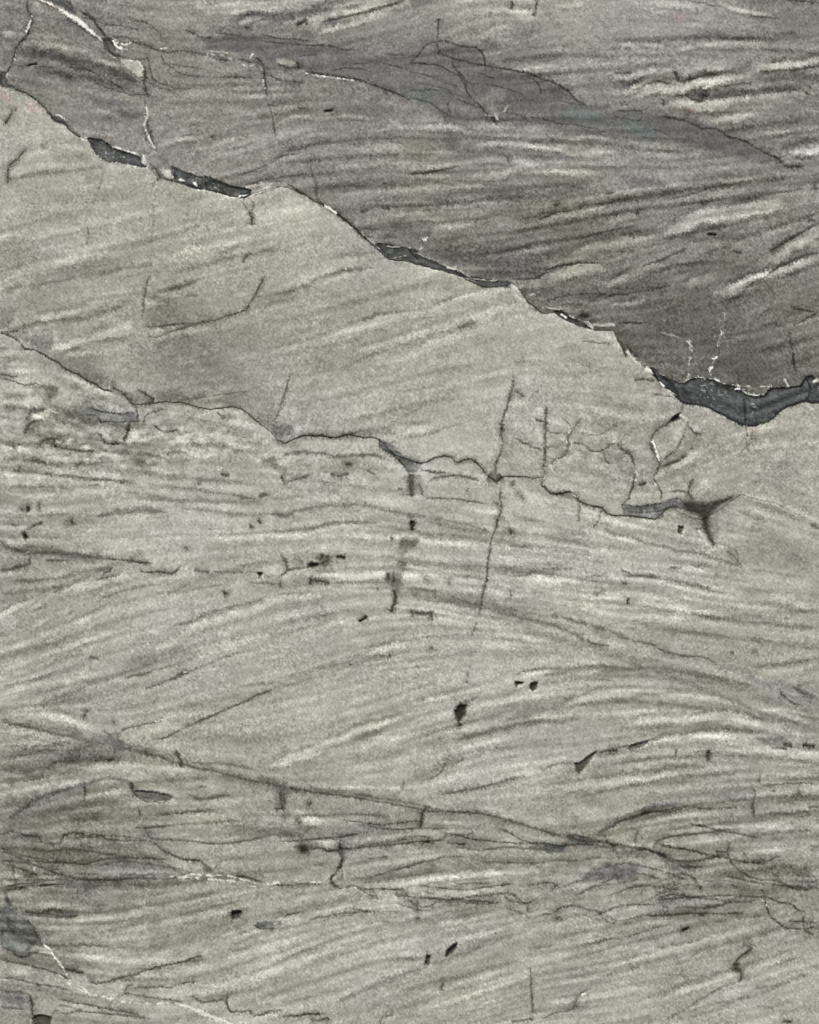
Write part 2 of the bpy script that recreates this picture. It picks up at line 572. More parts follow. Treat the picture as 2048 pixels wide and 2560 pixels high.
k 8 80 440,765 560,770 680,770
k 8 85 1540,660 1620,690 1700,700
k 8 84 1540,800 1620,760 1725,700
k 8 84 1535,800 1550,900 1580,1100
k 6 88 1420,750 1480,790 1540,800
k 8 96 900,30 1100,0
k 8 96 200,250 400,200 600,160
s 16 -14 750,300 1000,250 1300,210
s 16 -12 700,450 900,400 1200,390
p 30 100 .8 560,600 700,600 850,680 900,760 800,820 640,760 380,720 480,670
p 34 97 .7 700,800 1000,740 1500,780 1590,900 1600,1100 1400,1160 1100,1130 900,1120 760,1080 650,950 480,870
p 30 91 .6 1180,900 1400,860 1450,1050 1250,1100 1120,1050
k 24 74 #pit 245,730 278,735
v 24 218 #calcite_patch 118,718 140,735
p 3 80 .6 #shale_seam:6 60,690 110,690 170,730 240,760 310,790 310,815 240,790 130,750 80,720
v 6 178 0,670 60,680 100,690
v 6 170 160,720 200,740 290,770 300,790
v 10 185 285,790 310,800
v 18 160 320,785 440,775
k 6 92 100,660 180,650 260,660
s 60 12 340,840 450,880 500,950
k 8 132 240,880 340,890 450,900
v 13 202 #calcite_vein 530,940 545,970 620,1040 660,1070
v 16 205 650,1050 680,1080
k 7 85 460,860 500,920 520,980
k 13 98 510,900 560,950 600,980
p 3 84 1.1 #shale_seam:7 670,1045 700,1050 730,1090 790,1120 870,1145 930,1120 1010,1115 1070,1125 1110,1145 1170,1160 1240,1185 1280,1220 1380,1220 1430,1180 1520,1170 1600,1165 1650,1110 1690,1100 1725,1160 1950,1150 1950,1250 1725,1270 1640,1260 1560,1280 1480,1320 1430,1370 1350,1405 1270,1410 1200,1385 1100,1330 1000,1290 870,1275 800,1200 740,1150 700,1100
k 9 62 870,1275 1000,1290 1100,1330 1200,1385 1270,1410 1350,1405 1430,1370 1480,1320 1560,1280 1640,1260 1725,1270
k 8 62 670,1045 700,1100 740,1150 800,1200 870,1270
k 7 64 870,1145 930,1120 1010,1115 1110,1145 1240,1185 1280,1222 1380,1222 1430,1180 1520,1170 1600,1165 1650,1110 1690,1100
k 14 70 1255,1240 1265,1400
k 9 68 1650,1120 1670,1180 1640,1250
k 16 70 740,1100 800,1150 850,1230
k 10 72 1060,1130 1090,1160 1160,1170
c 30 -8 1320,1300 1400,1280 1500,1230
c 30 6 1100,1200 1200,1260
v 6 160 750,1090 790,1118 870,1140 930,1115 1010,1110
v 9 205 1010,1120 1060,1118 1120,1145
v 10 238 #calcite_vein 1200,1183 1240,1185 1280,1216 1380,1216
v 5 170 1120,1145 1200,1160 1300,1165 1420,1165
v 15 222 730,1140 755,1165
v 7 192 780,1190 830,1220
p 4 126 .2 1290,1165 1420,1170 1385,1208 1290,1208
v 8 140 750,830 900,875
v 12 158 #calcite_vein 900,875 930,930 915,1010 905,1100 880,1140
v 16 165 908,880 925,920
v 6 145 1140,710 1130,770 1115,840 1085,920 1075,990 1045,1055 1045,1100
v 10 205 1105,850 1118,825
v 10 205 1080,935 1088,915
v 10 205 1065,992 1088,980
v 14 225 1040,1060 1055,1045
v 10 172 1510,1120 1535,1170
v 20 180 1700,1135 1730,1115
k 11 108 570,1130 620,1120 700,1130
k 9 122 700,1220 820,1235
k 8 98 870,1270 855,1330 800,1380 760,1410 710,1440 680,1480 680,1550 720,1620 735,1650 700,1725
p 3 64 .3 #pit 795,1378 830,1345 855,1330 860,1370 820,1385
v 12 207 #calcite_vein 690,1510 710,1570 730,1620
v 15 182 865,1340 900,1370
k 7 108 900,1380 910,1420 950,1460 990,1475
k 14 105 740,1670 820,1640 910,1590
k 8 110 740,1640 850,1530 890,1430
s 70 12 770,1560 870,1440
p 14 138 .1 750,1650 870,1520 1000,1450 900,1600 800,1670
s 44 18 780,1690 900,1620 1000,1560
v 12 178 1170,1600 1230,1570
k 7 114 1230,1600 1240,1570 1300,1520
s 36 16 1040,1700 1100,1670
k 8 112 240,1350 220,1390 160,1470 155,1550 120,1600 55,1640 60,1725
v 8 190 190,1410 160,1460
v 8 190 145,1500 150,1520
v 14 175 50,1660 60,1720
k 10 116 170,1520 240,1525 310,1570 380,1560 450,1520 490,1550 550,1600 580,1690
v 10 175 575,1690 590,1720
k 7 126 380,1570 390,1620 430,1660
k 8 118 0,1400 40,1450 140,1465
k 9 110 20,1280 15,1540 15,1650
k 6 115 0,1545 70,1540
k 6 123 1310,1410 1305,1500
k 5 123 1270,1410 1280,1480
s 40 -12 180,1000 260,1020 350,990
s 40 -10 100,930 250,900
s 60 -10 700,1150 800,1180
s 40 12 350,1450 450,1480
P 10 1280,1425 1330,1420 1330,1450 1290,1450
@0 1185 2.5
k 22 118 0,430 60,465
k 28 110 60,465 140,490 300,500 500,510 650,528
c 40 -16 40,480 300,500 500,510 680,535
k 10 98 640,530 760,540 860,555 950,560
k 11 108 860,590 900,615 1000,615 1080,625 1130,570
k 16 118 1220,600 1310,615
k 22 112 0,610 100,590 190,565
k 7 110 185,500 190,565
k 9 112 290,545 430,540
v 9 158 170,490 240,480
k 7 115 580,540 580,560
s 44 -20 0,740 150,740 330,730 440,700
s 26 -18 0,790 100,780 200,760
s 24 -20 60,670 380,650 560,600 680,590
k 10 112 600,660 680,645 750,632
k 10 118 640,620 690,605 700,580
s 40 26 0,880 100,840 250,790 380,740 520,700 700,660 880,640
s 20 -18 0,860 120,800 300,750
s 26 12 0,640 150,630
s 14 -26 600,800 700,750 850,710 1000,690
s 16 -20 920,740 1100,740 1250,710 1450,680
s 14 -20 380,940 550,870 700,800
s 14 -14 390,890 460,850
s 28 18 180,980 290,910
s 10 -20 170,1000 280,930
s 54 14 480,920 560,900
s 46 22 980,1080 1100,1040 1200,970 1300,940 1450,890 1725,790
s 16 -26 1060,960 1200,920 1330,860 1420,840 1560,800 1660,770
s 10 -18 1300,890 1450,850 1500,860
s 46 16 1200,1100 1400,1080 1550,1040 1680,1000
s 44 -14 750,1200 900,1150 1100,1110 1300,1080
k 13 118 780,1275 900,1250 960,1225
s 16 -20 960,1225 1100,1190 1250,1130
s 40 16 770,1310 900,1270 1100,1220
s 14 -30 890,1340 1000,1310 1120,1260 1300,1190 1450,1130 1560,1110
k 16 108 1130,1252 1160,1242
v 8 182 1155,1242 1170,1238
s 44 14 330,1320 450,1280 600,1240
s 18 -20 200,1300 340,1240
s 50 16 0,1400 80,1360 170,1330
s 34 14 750,1420 850,1390 1000,1330
s 60 -14 250,1430 400,1400 560,1400
s 60 -8 0,1250 200,1220
s 34 -12 300,1180 500,1120 640,1080 750,1050
k 18 134 560,1150 620,1160
k 9 120 740,1620 800,1590 940,1560 1000,1540 1070,1520
v 6 182 970,1550 1050,1525 1110,1500
k 10 117 950,1670 1050,1640 1150,1590 1250,1550 1400,1480 1500,1440 1600,1390 1700,1350
s 66 14 760,1650 900,1610 1100,1560
s 12 -18 1480,1330 1725,1300
s 26 10 1500,1360 1725,1320
s 42 22 30,1490 200,1480 350,1510 500,1560 640,1610
k 16 114 20,1540 120,1570 230,1600
s 34 -16 280,1560 420,1590 520,1630
k 9 126 640,1600 720,1660
k 10 120 730,1630 735,1660
k 13 126 520,1540 545,1470
s 40 14 0,1610 150,1600 300,1620
c 44 -28 500,1690 600,1690 700,1680 900,1710
s 66 16 850,40 1050,20
s 66 14 1400,100 1600,70
s 14 -26 900,50 1050,75 1250,100 1400,125 1600,150
s 18 -18 850,160 1000,165 1180,160
k 18 128 600,270 700,250 850,240 1050,240
s 26 -24 1150,215 1350,235 1500,255 1725,245
k 14 110 1380,0 1430,10
k 22 118 1630,145 1660,135
k 10 125 1500,155 1600,155
s 80 12 700,290 850,300 1000,300
s 60 14 120,400 250,410
s 50 12 680,460 980,450
s 26 14 1330,410 1500,410 1725,390
s 16 -16 1300,390 1550,370 1725,355
k 12 78 1238,58 1242,62
k 16 70 #pit 180,212 182,226
k 10 80 143,222 147,224
k 22 64 #pit 155,382 162,398
k 24 108 445,285 455,300
k 9 110 240,180 240,225
k 15 64 1622,290 1628,300
k 12 80 1570,318 1570,332
k 18 84 1403,748 1412,752
k 9 95 1163,460 1167,464
p 3 90 .3 #pit 1605,620 1645,620 1620,660
k 15 122 170,350 190,340 270,300
k 12 128 80,320 110,320
k 6 130 1560,680 1725,690
k 5 130 1330,610 1600,620
k 7 120 710,1550 715,1560
s 20 -12 1300,660 1500,650
@680 1185 2.5
p 6 115 .3 50,0 250,0 80,65
k 9 105 60,20 80,60
k 7 110 80,60 260,0
k 12 112 370,0 420,15 490,0
p 5 110 .5 850,0 930,0 890,60
k 14 95 #fissure 885,0 885,60 878,115
k 8 114 915,60 940,100 940,135
k 15 98 790,92 810,98
k 8 108 980,40 1050,20 1110,15 1150,10 1220,20 1300,40
k 26 95 1350,10 1400,45 1440,10
v 10 192 1408,50 1418,52
k 7 113 1430,15 1500,15 1600,25 1725,20
p 4 92 .6 1490,40 1520,40 1520,80 1490,80
s 36 -22 1500,100 1600,160
k 8 108 1690,30 1690,80 1725,95
k 11 110 #fissure 1440,65 1430,130 1435,230 1410,290 1405,330 1370,420 1360,500 1345,600 1340,660 1320,740 1295,880
k 14 104 1412,290 1408,330
k 14 108 1345,645 1345,660
k 26 126 0,250 80,265 150,230
s 24 -26 140,235 250,210 400,195 600,200 760,235 850,250
p 5 108 .6 820,240 870,235 970,260 940,278 850,278
s 14 -24 970,265 1150,300 1300,340 1370,370
s 18 -30 0,355 130,350 280,330 400,300 600,300 690,310
s 34 14 0,390 100,390 250,360 400,325 600,325 750,350
s 66 18 600,160 850,190 900,220
k 8 124 950,150 1100,155 1180,160 1330,185
s 66 14 1250,210 1430,230
s 24 -22 1480,250 1600,280 1725,300
k 24 70 #pit 880,300 880,340 882,358
p 8 113 .2 800,400 930,405 870,480 820,515 770,490 800,450
k 13 92 748,403 752,407
k 22 88 1496,360 1500,366
k 12 100 1403,183 1407,187
k 9 100 1218,98 1222,102
k 14 78 400,520 460,525
k 26 54 #pit 240,570 285,570
k 20 92 320,560 350,540
k 12 118 325,500 295,560
k 15 112 60,500 95,570 95,600 50,650
k 11 106 95,600 190,590 240,580
s 66 -16 130,520 200,560
k 9 112 50,680 55,700
s 60 16 300,500 350,480
s 60 12 0,590 40,590
s 44 16 220,640 450,650 700,620
k 14 104 240,650 240,685
k 12 118 240,665 360,680
s 14 -26 360,680 550,675 750,680 850,690
s 30 18 0,800 150,770 300,755
s 14 -22 0,760 200,740
s 66 -20 800,540 830,600
k 22 70 #pit 730,635 730,655
p 6 113 .8 770,620 820,620 800,700 800,750 765,800 755,720
k 10 104 765,720 770,780 755,830 735,860
k 14 104 870,860 885,890
k 16 118 890,870 980,880 1020,860
k 14 110 1000,880 998,910
s 12 -28 880,710 1020,740
k 6 125 1020,740 1020,770
s 16 -26 900,780 1050,800 1200,820
s 66 -14 1100,760 1300,800 1500,850 1725,880
s 24 -16 1480,850 1725,890
s 54 12 890,600 1000,600 1200,600
s 12 -14 1100,540 1300,550
s 10 -18 1150,640 1330,645
s 12 -20 1470,600 1600,620 1725,600
k 9 128 1500,640 1620,630
s 54 14 1550,690 1725,680
s 64 14 1580,370 1725,390
k 16 82 #pit 550,930 600,895
s 16 -14 480,930 640,880
s 24 14 300,940 480,910
s 12 -20 560,1090 750,1050 950,1020 1100,1010
s 30 16 600,1130 750,1090 830,1070
s 28 14 1320,1030 1450,1010 1600,1030 1725,1040
s 22 -12 600,1140 720,1150
k 8 128 740,1120 730,1160
k 13 108 488,1195 494,1192
k 16 108 992,1083 998,1090
s 14 -14 300,1220 500,1170
s 26 14 370,1270 480,1230
s 12 -12 0,1350 200,1290
s 26 12 50,1350 180,1330
k 7 128 1275,930 1270,970 1245,1010
k 8 116 1225,1240 1222,1310
p 9 48 .2 #pit 1145,1480 1175,1435 1215,1440 1215,1500 1175,1552 1150,1520
k 14 85 1170,1540 1175,1570
s 90 -14 1180,1440 1180,1530
k 8 123 1230,1420 1270,1390
k 18 108 1205,1415 1215,1425
p 4 80 .2 #pit 1515,1300 1575,1305 1565,1320 1535,1325 1525,1345
p 4 74 .2 #pit 1615,1310 1665,1300 1660,1340 1640,1365 1615,1345
s 34 14 950,1410 1100,1380
s 12 -24 1500,1250 1725,1210
s 24 12 1550,1260 1725,1235
s 14 -12 1270,1420 1450,1390 1520,1350
s 40 26 280,1700 400,1660 520,1610 700,1560 800,1530
s 12 -16 460,1600 600,1560
s 38 -14 450,1690 550,1660 700,1610
s 34 16 550,1720 700,1660 860,1620
s 12 -14 1450,1590 1560,1550 1700,1530
s 28 -12 1180,1660 1240,1650
k 6 80 655,716 660,720
k 10 100 958,655 962,665
k 8 95 1108,683 1112,690
k 8 95 1492,745 1495,755
@1358 1185 2.5
k 9 93 0,80 60,125 170,115 200,130 240,175 300,200 370,210 400,250 480,262 560,265 700,280
v 7 182 185,125 215,145
v 7 192 380,215 395,235
p 5 128 .8 #shale_seam:8 490,200 560,205 700,190 830,160 900,190 960,240 850,220 800,205 750,240 700,280 500,260
k 6 92 490,230 500,195 600,205 720,185 830,160 890,170
k 6 92 520,240 640,240 740,230 800,200 850,210
k 7 90 500,260 700,280 760,230
k 5 98 600,205 620,245 
k 5 98 700,190 690,240
k 6 110 490,200 540,140
k 11 103 575,0 560,80 525,170
v 10 195 570,40 585,42
v 11 198 555,140 555,170
k 20 108 600,75 650,60
k 9 110 700,0 695,40 740,110 735,170
v 9 185 700,60 720,80
k 10 103 780,110 880,115 930,140
k 13 93 940,30 910,80 915,130 940,170
p 22 108 .3 820,215 900,120 1000,150 1120,150 1240,110 1150,230 1085,290 1090,400 1060,440 1000,330 900,290
s 70 -20 850,200 1000,230 1150,170
s 60 -22 1010,260 1040,380
s 80 -14 950,140 1100,140 1200,100
p 16 58 .4 #crevice 880,190 940,180 1050,190 1110,180 1190,150 1110,210 1060,250 1040,280 1035,340 1065,440 1040,430 1010,370 995,300 970,260 900,240
k 10 85 1050,400 1070,455
s 64 22 1000,80 1060,40
v 6 185 1070,415 1120,422
p 4 95 .2 #pit 850,325 880,330 880,350 862,385 848,370
k 11 85 955,345 985,345
k 11 116 1150,480 1200,520 1230,570
k 7 116 1200,470 1210,500
s 20 -26 380,340 450,380 560,395 640,430 760,450 830,480 950,490 1050,520 1110,540 1200,560 1250,580
s 80 -8 600,350 800,400 1000,450
s 34 10 300,370 400,400 600,430
k 9 128 230,195 225,290
k 7 113 370,225 345,290 315,330
s 18 -16 40,370 280,380
s 36 16 1250,120 1450,170 1600,240 1725,300
s 24 -10 1230,150 1400,200 1600,290
k 18 126 1680,320 1725,345
s 18 -22 1210,230 1320,270 1400,300
s 28 12 1280,200 1450,280
s 44 14 1150,380 1300,390 1450,420
s 140 -12 1100,460 1400,510 1725,560
c 34 -12 1490,490 1650,540
s 18 -18 1300,590 1480,620 1640,640
s 20 -34 0,595 120,590 220,590
s 12 -26 260,640 400,635
k 11 108 480,595 540,625
k 20 114 500,640 580,635 740,650
s 18 -28 740,655 900,680 1100,740
s 20 -32 780,590 860,580
s 16 -24 930,570 1020,580
s 46 16 0,700 150,670
s 54 14 100,790 300,820 600,830
s 54 20 780,720 950,770 1150,800 1300,830 1450,840
s 48 20 1350,770 1560,770
s 38 20 1570,820 1640,810
s 16 -28 980,720 1130,745
s 44 -16 1250,730 1450,740
s 44 20 975,870 1015,850
k 13 58 530,782 527,800
k 13 98 505,678 515,680
s 16 -34 980,890 1140,905
s 20 -14 850,930 1000,910
c 34 -18 1130,890 1450,910
s 24 -26 1300,940 1450,930
s 18 -24 1500,860 1725,850
s 24 -22 1500,905 1540,908
s 30 -20 300,745 400,740
s 24 -30 0,885 100,890 250,930 350,960 450,990 560,1040
k 9 116 560,1045 660,1060 740,1100 830,1130 920,1140 1000,1145 1100,1190
s 44 -14 270,950 420,1020
s 10 -20 420,945 500,930 620,910
s 38 10 420,965 550,965
k 15 116 275,1035 330,1065 420,1080
s 14 -28 160,1000 260,1000
s 10 -24 0,990 60,995
c 46 -18 1100,1200 1300,1240
p 16 133 .9 1380,1290 1480,1270 1600,1330 1725,1400 1725,1440 1600,1445 1500,1430 1380,1420
k 10 106 1470,1340 1510,1390 1560,1430 1620,1445
k 18 116 1560,1330 1640,1380 1725,1410
c 50 -12 1250,1240 1400,1330
s 64 14 1380,1240 1500,1220 1700,1180
s 28 22 1370,1465 1500,1470 1700,1510
s 28 -24 1310,1200 1550,1190 1680,1160
k 19 108 1178,1112 1186,1113
k 24 118 1315,1110 1328,1112
s 18 -22 0,1210 200,1210 350,1205 500,1200
s 44 -10 300,1220 400,1220
s 12 -34 240,1285 440,1285
s 20 -22 350,1240 700,1210 900,1240 1100,1280
k 8 118 960,1270 1070,1280
s 34 16 120,1450 250,1410 450,1370 600,1350
s 20 -22 60,1450 200,1400 350,1330
s 30 12 550,1410 800,1390 1000,1390 1200,1430
s 12 -14 400,1440 700,1370 900,1370
s 54 22 570,1560 700,1540 900,1530 1060,1505 1200,1510 1350,1550
s 16 -26 900,1510 1050,1485 1250,1490 1400,1540
s 28 -24 640,1700 700,1660 800,1620 900,1610 1100,1600 1400,1610
p 5 100 .6 #crevice 540,1700 600,1680 680,1665 630,1710 590,1725 530,1725
k 9 113 400,1725 540,1700
p 6 106 .8 1310,1650 1500,1640 1510,1690 1440,1725 1400,1690
k 22 113 1500,1690 1560,1700
k 15 113 1620,1695 1700,1700
s 44 12 700,1680 1000,1650 1300,1680
s 14 -16 1550,1340 1725,1290
@0 1870 2.5
k 14 116 720,0 720,50 680,90
k 9 120 490,0 500,60
c 54 -22 400,90 550,80 720,70 760,60
k 6 116 590,80 720,70
c 40 -20 0,50 150,30 300,0
k 15 110 840,20 900,40 1000,50
k 11 112 910,0 915,50
k 15 98 1100,10 1120,60 1140,90 1130,120
v 9 170 1130,45 1150,70
s 14 -28 1150,85 1400,100 1600,130
c 64 -20 350,50 500,60
s 28 -26 0,130 150,140 330,100
s 50 22 370,110 395,115
k 8 110 345,100 360,85 400,85 420,110
s 28 -18 80,160 250,170 350,140
k 12 84 63,148 67,155
s 14 -28 80,180 50,200
s 66 22 0,260 200,220 400,150 600,110 850,110 1050,120 1200,160
s 44 14 850,60 1000,80
c 26 -36 50,440 150,370 250,310 400,260 520,230 600,205 700,190 820,205
s 24 -22 820,210 1000,205 1200,195 1300,190
p 12 114 .6 60,450 150,390 300,330 520,300 540,340 400,340 250,390 120,450
k 9 108 530,230 535,300 520,340
s 76 16 600,290 750,240
k 13 90 820,210 830,260 850,300
p 6 100 .5 #crevice 840,260 950,270 1090,300 1060,340 930,335 860,310
k 7 92 850,300 930,335 1060,340
k 20 116 1170,290 1250,320 1350,310 1440,300
s 54 20 1150,210 1300,240 1400,260
s 28 14 850,240 1100,260
k 13 110 1240,240 1270,240
s 40 14 1200,340 1500,340
s 34 8 1450,330 1725,300
c 44 -16 380,390 500,370
s 54 -14 420,440 700,430
v 5 175 740,320 820,310
k 12 94 872,392 874,400
s 18 -28 950,420 1150,405 1350,385
s 16 -20 740,440 900,420
s 16 -28 820,500 960,490 1100,480 1500,455
k 12 110 900,500 960,500
s 44 12 1100,440 1500,430
s 44 10 950,560 1200,530 1600,520
k 10 116 860,550 1000,570 1150,580 1350,600 1500,590 1725,540
c 54 -16 900,520 1000,560
k 10 98 0,540 80,520 160,545 240,560 260,590 340,600 380,590 400,550 460,525 540,545 600,540 680,570 770,580 860,580 950,585
p 4 92 .7 250,550 320,560 310,590 260,590
v 6 192 530,542 600,535
v 12 200 592,525 598,528
k 7 103 335,600 335,700
c 38 -22 80,550 250,540
c 34 -14 380,610 600,610 900,620
k 9 100 950,585 1010,630 1080,670 1130,690 1200,700 1260,710 1310,760 1330,780
p 4 98 .5 1260,710 1310,740 1330,785 1280,775
k 8 106 960,690 1060,740 1200,780
k 9 103 0,650 60,660 120,690 210,715 240,710 300,715 450,720 540,730 620,700 700,690 850,690 950,690
k 9 98 0,710 90,740 150,760 220,790 240,820
k 8 106 60,680 80,740 90,840
v 8 175 195,715 230,720 210,760
p 20 126 .8 600,720 720,690 850,700 1000,740 1110,800 1000,820 850,810 700,820 640,780
c 34 -20 230,740 360,760
k 7 108 230,740 370,765
k 7 106 240,780 360,800 500,790 640,790
k 9 96 0,815 90,830 200,830 280,825
s 30 18 240,803 320,803
s 60 12 20,850 60,850
s 60 18 450,680 520,680
k 9 101 0,880 100,860 240,840 360,825 500,830 700,830 850,815 1000,820 1100,815 1115,830
p 6 108 .9 360,820 430,810 440,850 390,860
c 54 -18 380,860 550,880 650,880
c 80 -8 450,930 550,950
k 8 106 620,740 740,710 880,720 1050,745 1150,790
k 8 110 740,790 900,800 950,790
v 9 198 #calcite_vein 1150,800 1220,790 1330,795 1420,800 1500,820 1560,835 1640,850 1725,850
p 4 110 .8 1410,815 1480,820 1560,840 1480,840 1430,830
k 11 102 1460,803 1560,815 1640,840
k 6 116 1160,815 1300,815
v 6 190 1550,862 1600,868
p 12 103 .7 #shale_seam:12 0,1010 40,960 50,900 75,980 130,1050 180,1090 240,1170 260,1210 200,1240 170,1300 120,1300 80,1270 0,1250
p 8 137 .4 20,1160 60,1145 100,1200 180,1220 160,1270 110,1270
k 9 96 140,1060 200,1110 230,1180 260,1210
k 9 96 0,1190 10,1150 50,1140 80,1150 130,1180 180,1200
k 10 94 0,1250 80,1270 120,1305 170,1305 190,1285 260,1275
k 12 106 140,1050 220,1050 340,1065 440,1060 500,1050
c 34 -22 140,1030 350,1030 500,1030
k 15 104 40,900 50,960 75,990
p 8 93 .8 0,1010 40,1010 60,1060 0,1100
k 12 92 50,1060 60,1120 90,1150
c 20 -18 500,990 680,975
k 7 116 600,990 680,975
v 11 198 #calcite_vein 260,1210 310,1260 350,1320 380,1350 410,1400 440,1450 500,1490 580,1540 660,1560 730,1565
v 6 180 250,1275 300,1280 340,1300
v 14 205 #calcite_vein 1140,1600 1220,1640 1300,1670 1400,1705 1440,1725
k 7 108 730,1565 800,1540 900,1550 1000,1570 1100,1580 1150,1600
k 7 110 790,1540 790,1500 830,1480
k 10 100 410,1380 480,1395 530,1410
k 9 100 550,1450 590,1475 680,1460 720,1445 800,1425 850,1415 920,1390 1000,1370 1100,1345 1180,1325 1280,1300
p 5 105 .6 530,1410 590,1410 590,1475 560,1450
k 8 110 800,1505 1000,1490 1050,1500 1150,1470 1240,1460
k 9 106 0,1435 130,1450 200,1470 330,1490 450,1520
k 8 106 0,1520 180,1535
c 60 -22 0,1570 180,1585
k 7 106 0,1620 180,1635
k 14 86 #fissure 185,1540 200,1600 215,1690
p 4 76 .3 #crevice 210,1680 260,1670 325,1685 320,1725 320,1760 210,1760
k 8 108 325,1690 340,1650 370,1645 410,1665 480,1650 600,1655 800,1675 950,1690
k 7 113 370,1610 510,1640
k 10 103 1200,1550 1260,1590 1350,1580 1400,1580 1420,1600 1450,1650 1560,1640 1590,1670 1725,1640
k 12 108 1420,1560 1410,1600
v 14 165 1440,1710 1540,1700 1640,1700
p 5 98 .3 #pit 1452,1018 1508,1015 1510,1070 1455,1075
k 16 64 1458,1036 1502,1030
p 6 112 .6 #shale_seam:9 1580,1110 1640,1085 1725,1080 1765,1085 1765,1100 1725,1130 1640,1135
k 7 98 1600,1120 1660,1133 1720,1130
s 24 -12 1150,1100 1450,1040
s 20 -16 1280,1220 1400,1150 1480,1130
s 20 -8 420,1180 700,1100
s 46 12 450,1080 700,1050 1000,1000
s 44 12 150,990 300,985 450,1000
s 76 14 520,1260 600,1280 700,1300
s 14 -26 340,1235 600,1235 720,1260
c 24 -22 350,1375 500,1375
s 14 -14 900,930 1050,900
s 44 10 1050,900 1450,850
s 14 -16 1380,700 1600,690
k 12 108 1003,1412 1007,1418
s 16 -12 500,1160 600,1190
c 20 -14 1450,1110 1500,1120
@680 1870 2.5
s 42 26 0,130 100,80 200,40 350,0
s 24 -14 0,60 120,0
s 28 14 500,210 650,180
s 70 -16 830,230 1000,150 1100,90 1200,80
k 9 123 810,260 830,210
k 9 130 1110,30 1090,90 1050,160 980,200
s 30 -22 1020,280 1150,270 1300,250 1450,210 1600,170
k 9 126 1090,290 1180,270 1300,250 1450,210 1550,180
s 54 12 1100,150 1250,120
s 44 12 1100,310 1300,290
s 24 -20 1670,130 1710,130
c 34 -26 0,260 100,260 250,260 450,275
k 10 121 500,290 700,320 850,345 950,365 1050,390 1170,405 1300,395
s 24 -14 480,280 700,310 900,350
k 11 103 75,220 75,300 80,360
p 10 129 .7 10,200 90,210 85,380 20,390 10,330
k 14 94 20,380 80,380
s 44 -26 60,400 110,440
k 11 84 235,335 237,350
s 64 24 170,480 250,450 330,460
s 28 22 120,390 220,400
s 44 14 330,360 480,360
s 20 -28 200,410 360,420 550,410 730,430
s 28 12 720,370 900,390
k 17 94 #fissure 970,365 945,400 935,450 930,498
p 5 105 .7 950,355 990,360 980,400 950,400
s 24 18 1060,470 1170,475
s 18 -16 1000,480 1200,480
p 14 113 .7 300,510 400,490 600,485 730,505 600,520 500,560 400,550
k 9 108 600,490 730,508 880,505 930,500 1100,510
s 28 10 330,480 600,465
s 14 -30 0,550 180,535
k 18 110 160,445 172,465
k 8 115 170,550 185,590
s 48 16 260,570 400,590
k 34 72 #pit 195,630 215,635
k 13 90 230,630 300,625 350,640 430,635 500,630
s 24 -26 130,620 200,630
p 8 121 .6 430,560 500,580 500,670 430,680 420,620
k 14 97 #fissure 430,570 425,640 435,710 400,770 365,820 390,860 430,880
k 8 118 435,760 440,830
s 44 -12 410,790 430,840
s 20 -26 500,630 600,600 700,590 830,570 900,550
p 8 121 .8 660,610 730,600 780,630 700,640
k 7 128 600,690 720,680
s 16 -30 250,730 350,715
s 34 -14 100,780 260,740
k 8 110 830,560 900,550 960,560 1040,580 1100,540
v 6 172 1010,560 1100,540 1140,540 1200,540 1280,490
k 7 113 1140,540 1230,540 1260,510
k 10 100 1090,590 1160,600 1210,600
p 6 123 .8 1080,570 1200,570 1240,600 1200,620 1110,600
k 11 103 940,610 970,580 1000,605
v 8 190 983,597 990,598
s 54 16 1320,560 1500,580 1620,610
k 8 116 1150,620 1300,640 1420,625 1500,620 1600,630 1725,635
k 9 106 1420,500 1500,540 1600,590 1725,600
p 6 105 .7 1600,620 1640,600 1725,595 1725,640 1640,640
s 24 -16 1200,500 1400,470 1500,490
s 12 -22 1410,440 1550,480
k 10 120 620,810 720,780 850,740 1000,700 1100,680
s 14 -20 1080,685 1180,670
s 20 -22 500,820 650,810
s 44 -14 1180,680 1450,700 1725,710
k 9 124 1300,710 1500,720 1725,715
s 60 10 1350,790 1600,760
v 10 208 #calcite_vein 0,850 40,840 90,850 140,830 170,820 200,840 270,840 310,830
k 5 108 0,858 100,855 200,855 300,850
k 8 103 430,880 500,860 580,880 650,880 750,885 850,890
v 7 178 430,885 480,880 500,860
v 6 180 520,870 560,900 650,930 720,920 760,900
k 5 110 540,870 600,915 660,925
k 8 106 790,910 900,940 1050,940 1180,945 1280,925 1400,910 1500,910 1540,940 1580,965
k 7 106 760,905 850,950 910,990 1000,990 1030,960 1150,965 1300,975 1440,965
k 9 98 960,905 1020,920
k 7 113 780,970 850,990 900,1010 980,1020
k 9 106 910,960 915,1020
k 9 97 1450,930 1520,960 1600,965 1650,940
k 7 108 1440,950 1480,1000 1520,1020 1600,1050 1620,1065
v 6 167 1430,930 1450,970 1480,1000
k 7 112 1600,970 1600,1030
k 7 110 1150,850 1300,845 1370,850 1375,865
k 7 113 1600,860 1725,840
v 6 165 1620,1040 1725,1020
p 8 131 .8 1180,930 1300,930 1420,930 1400,950 1250,970
c 44 -14 0,1085 100,1050 200,1040 300,1050
k 9 123 60,1085 120,1040 200,1025
k 10 116 230,1070 400,1045 500,1030 600,1020 650,1025
k 7 116 500,1005 600,1025
s 6 -24 650,1025 850,1020
k 12 50 912,1060 917,1062
p 5 80 .2 #pit 1090,1300 1100,1260 1160,1215 1160,1250 1130,1290 1100,1310
p 5 84 .2 #pit 960,1360 965,1310 990,1295 995,1330 985,1365
k 9 123 968,1270 975,1300
k 12 94 1065,1470 1055,1520
s 34 -22 1070,1410 1065,1470
s 20 -14 750,1310 950,1330
s 20 -20 1380,1220 1450,1180 1600,1140
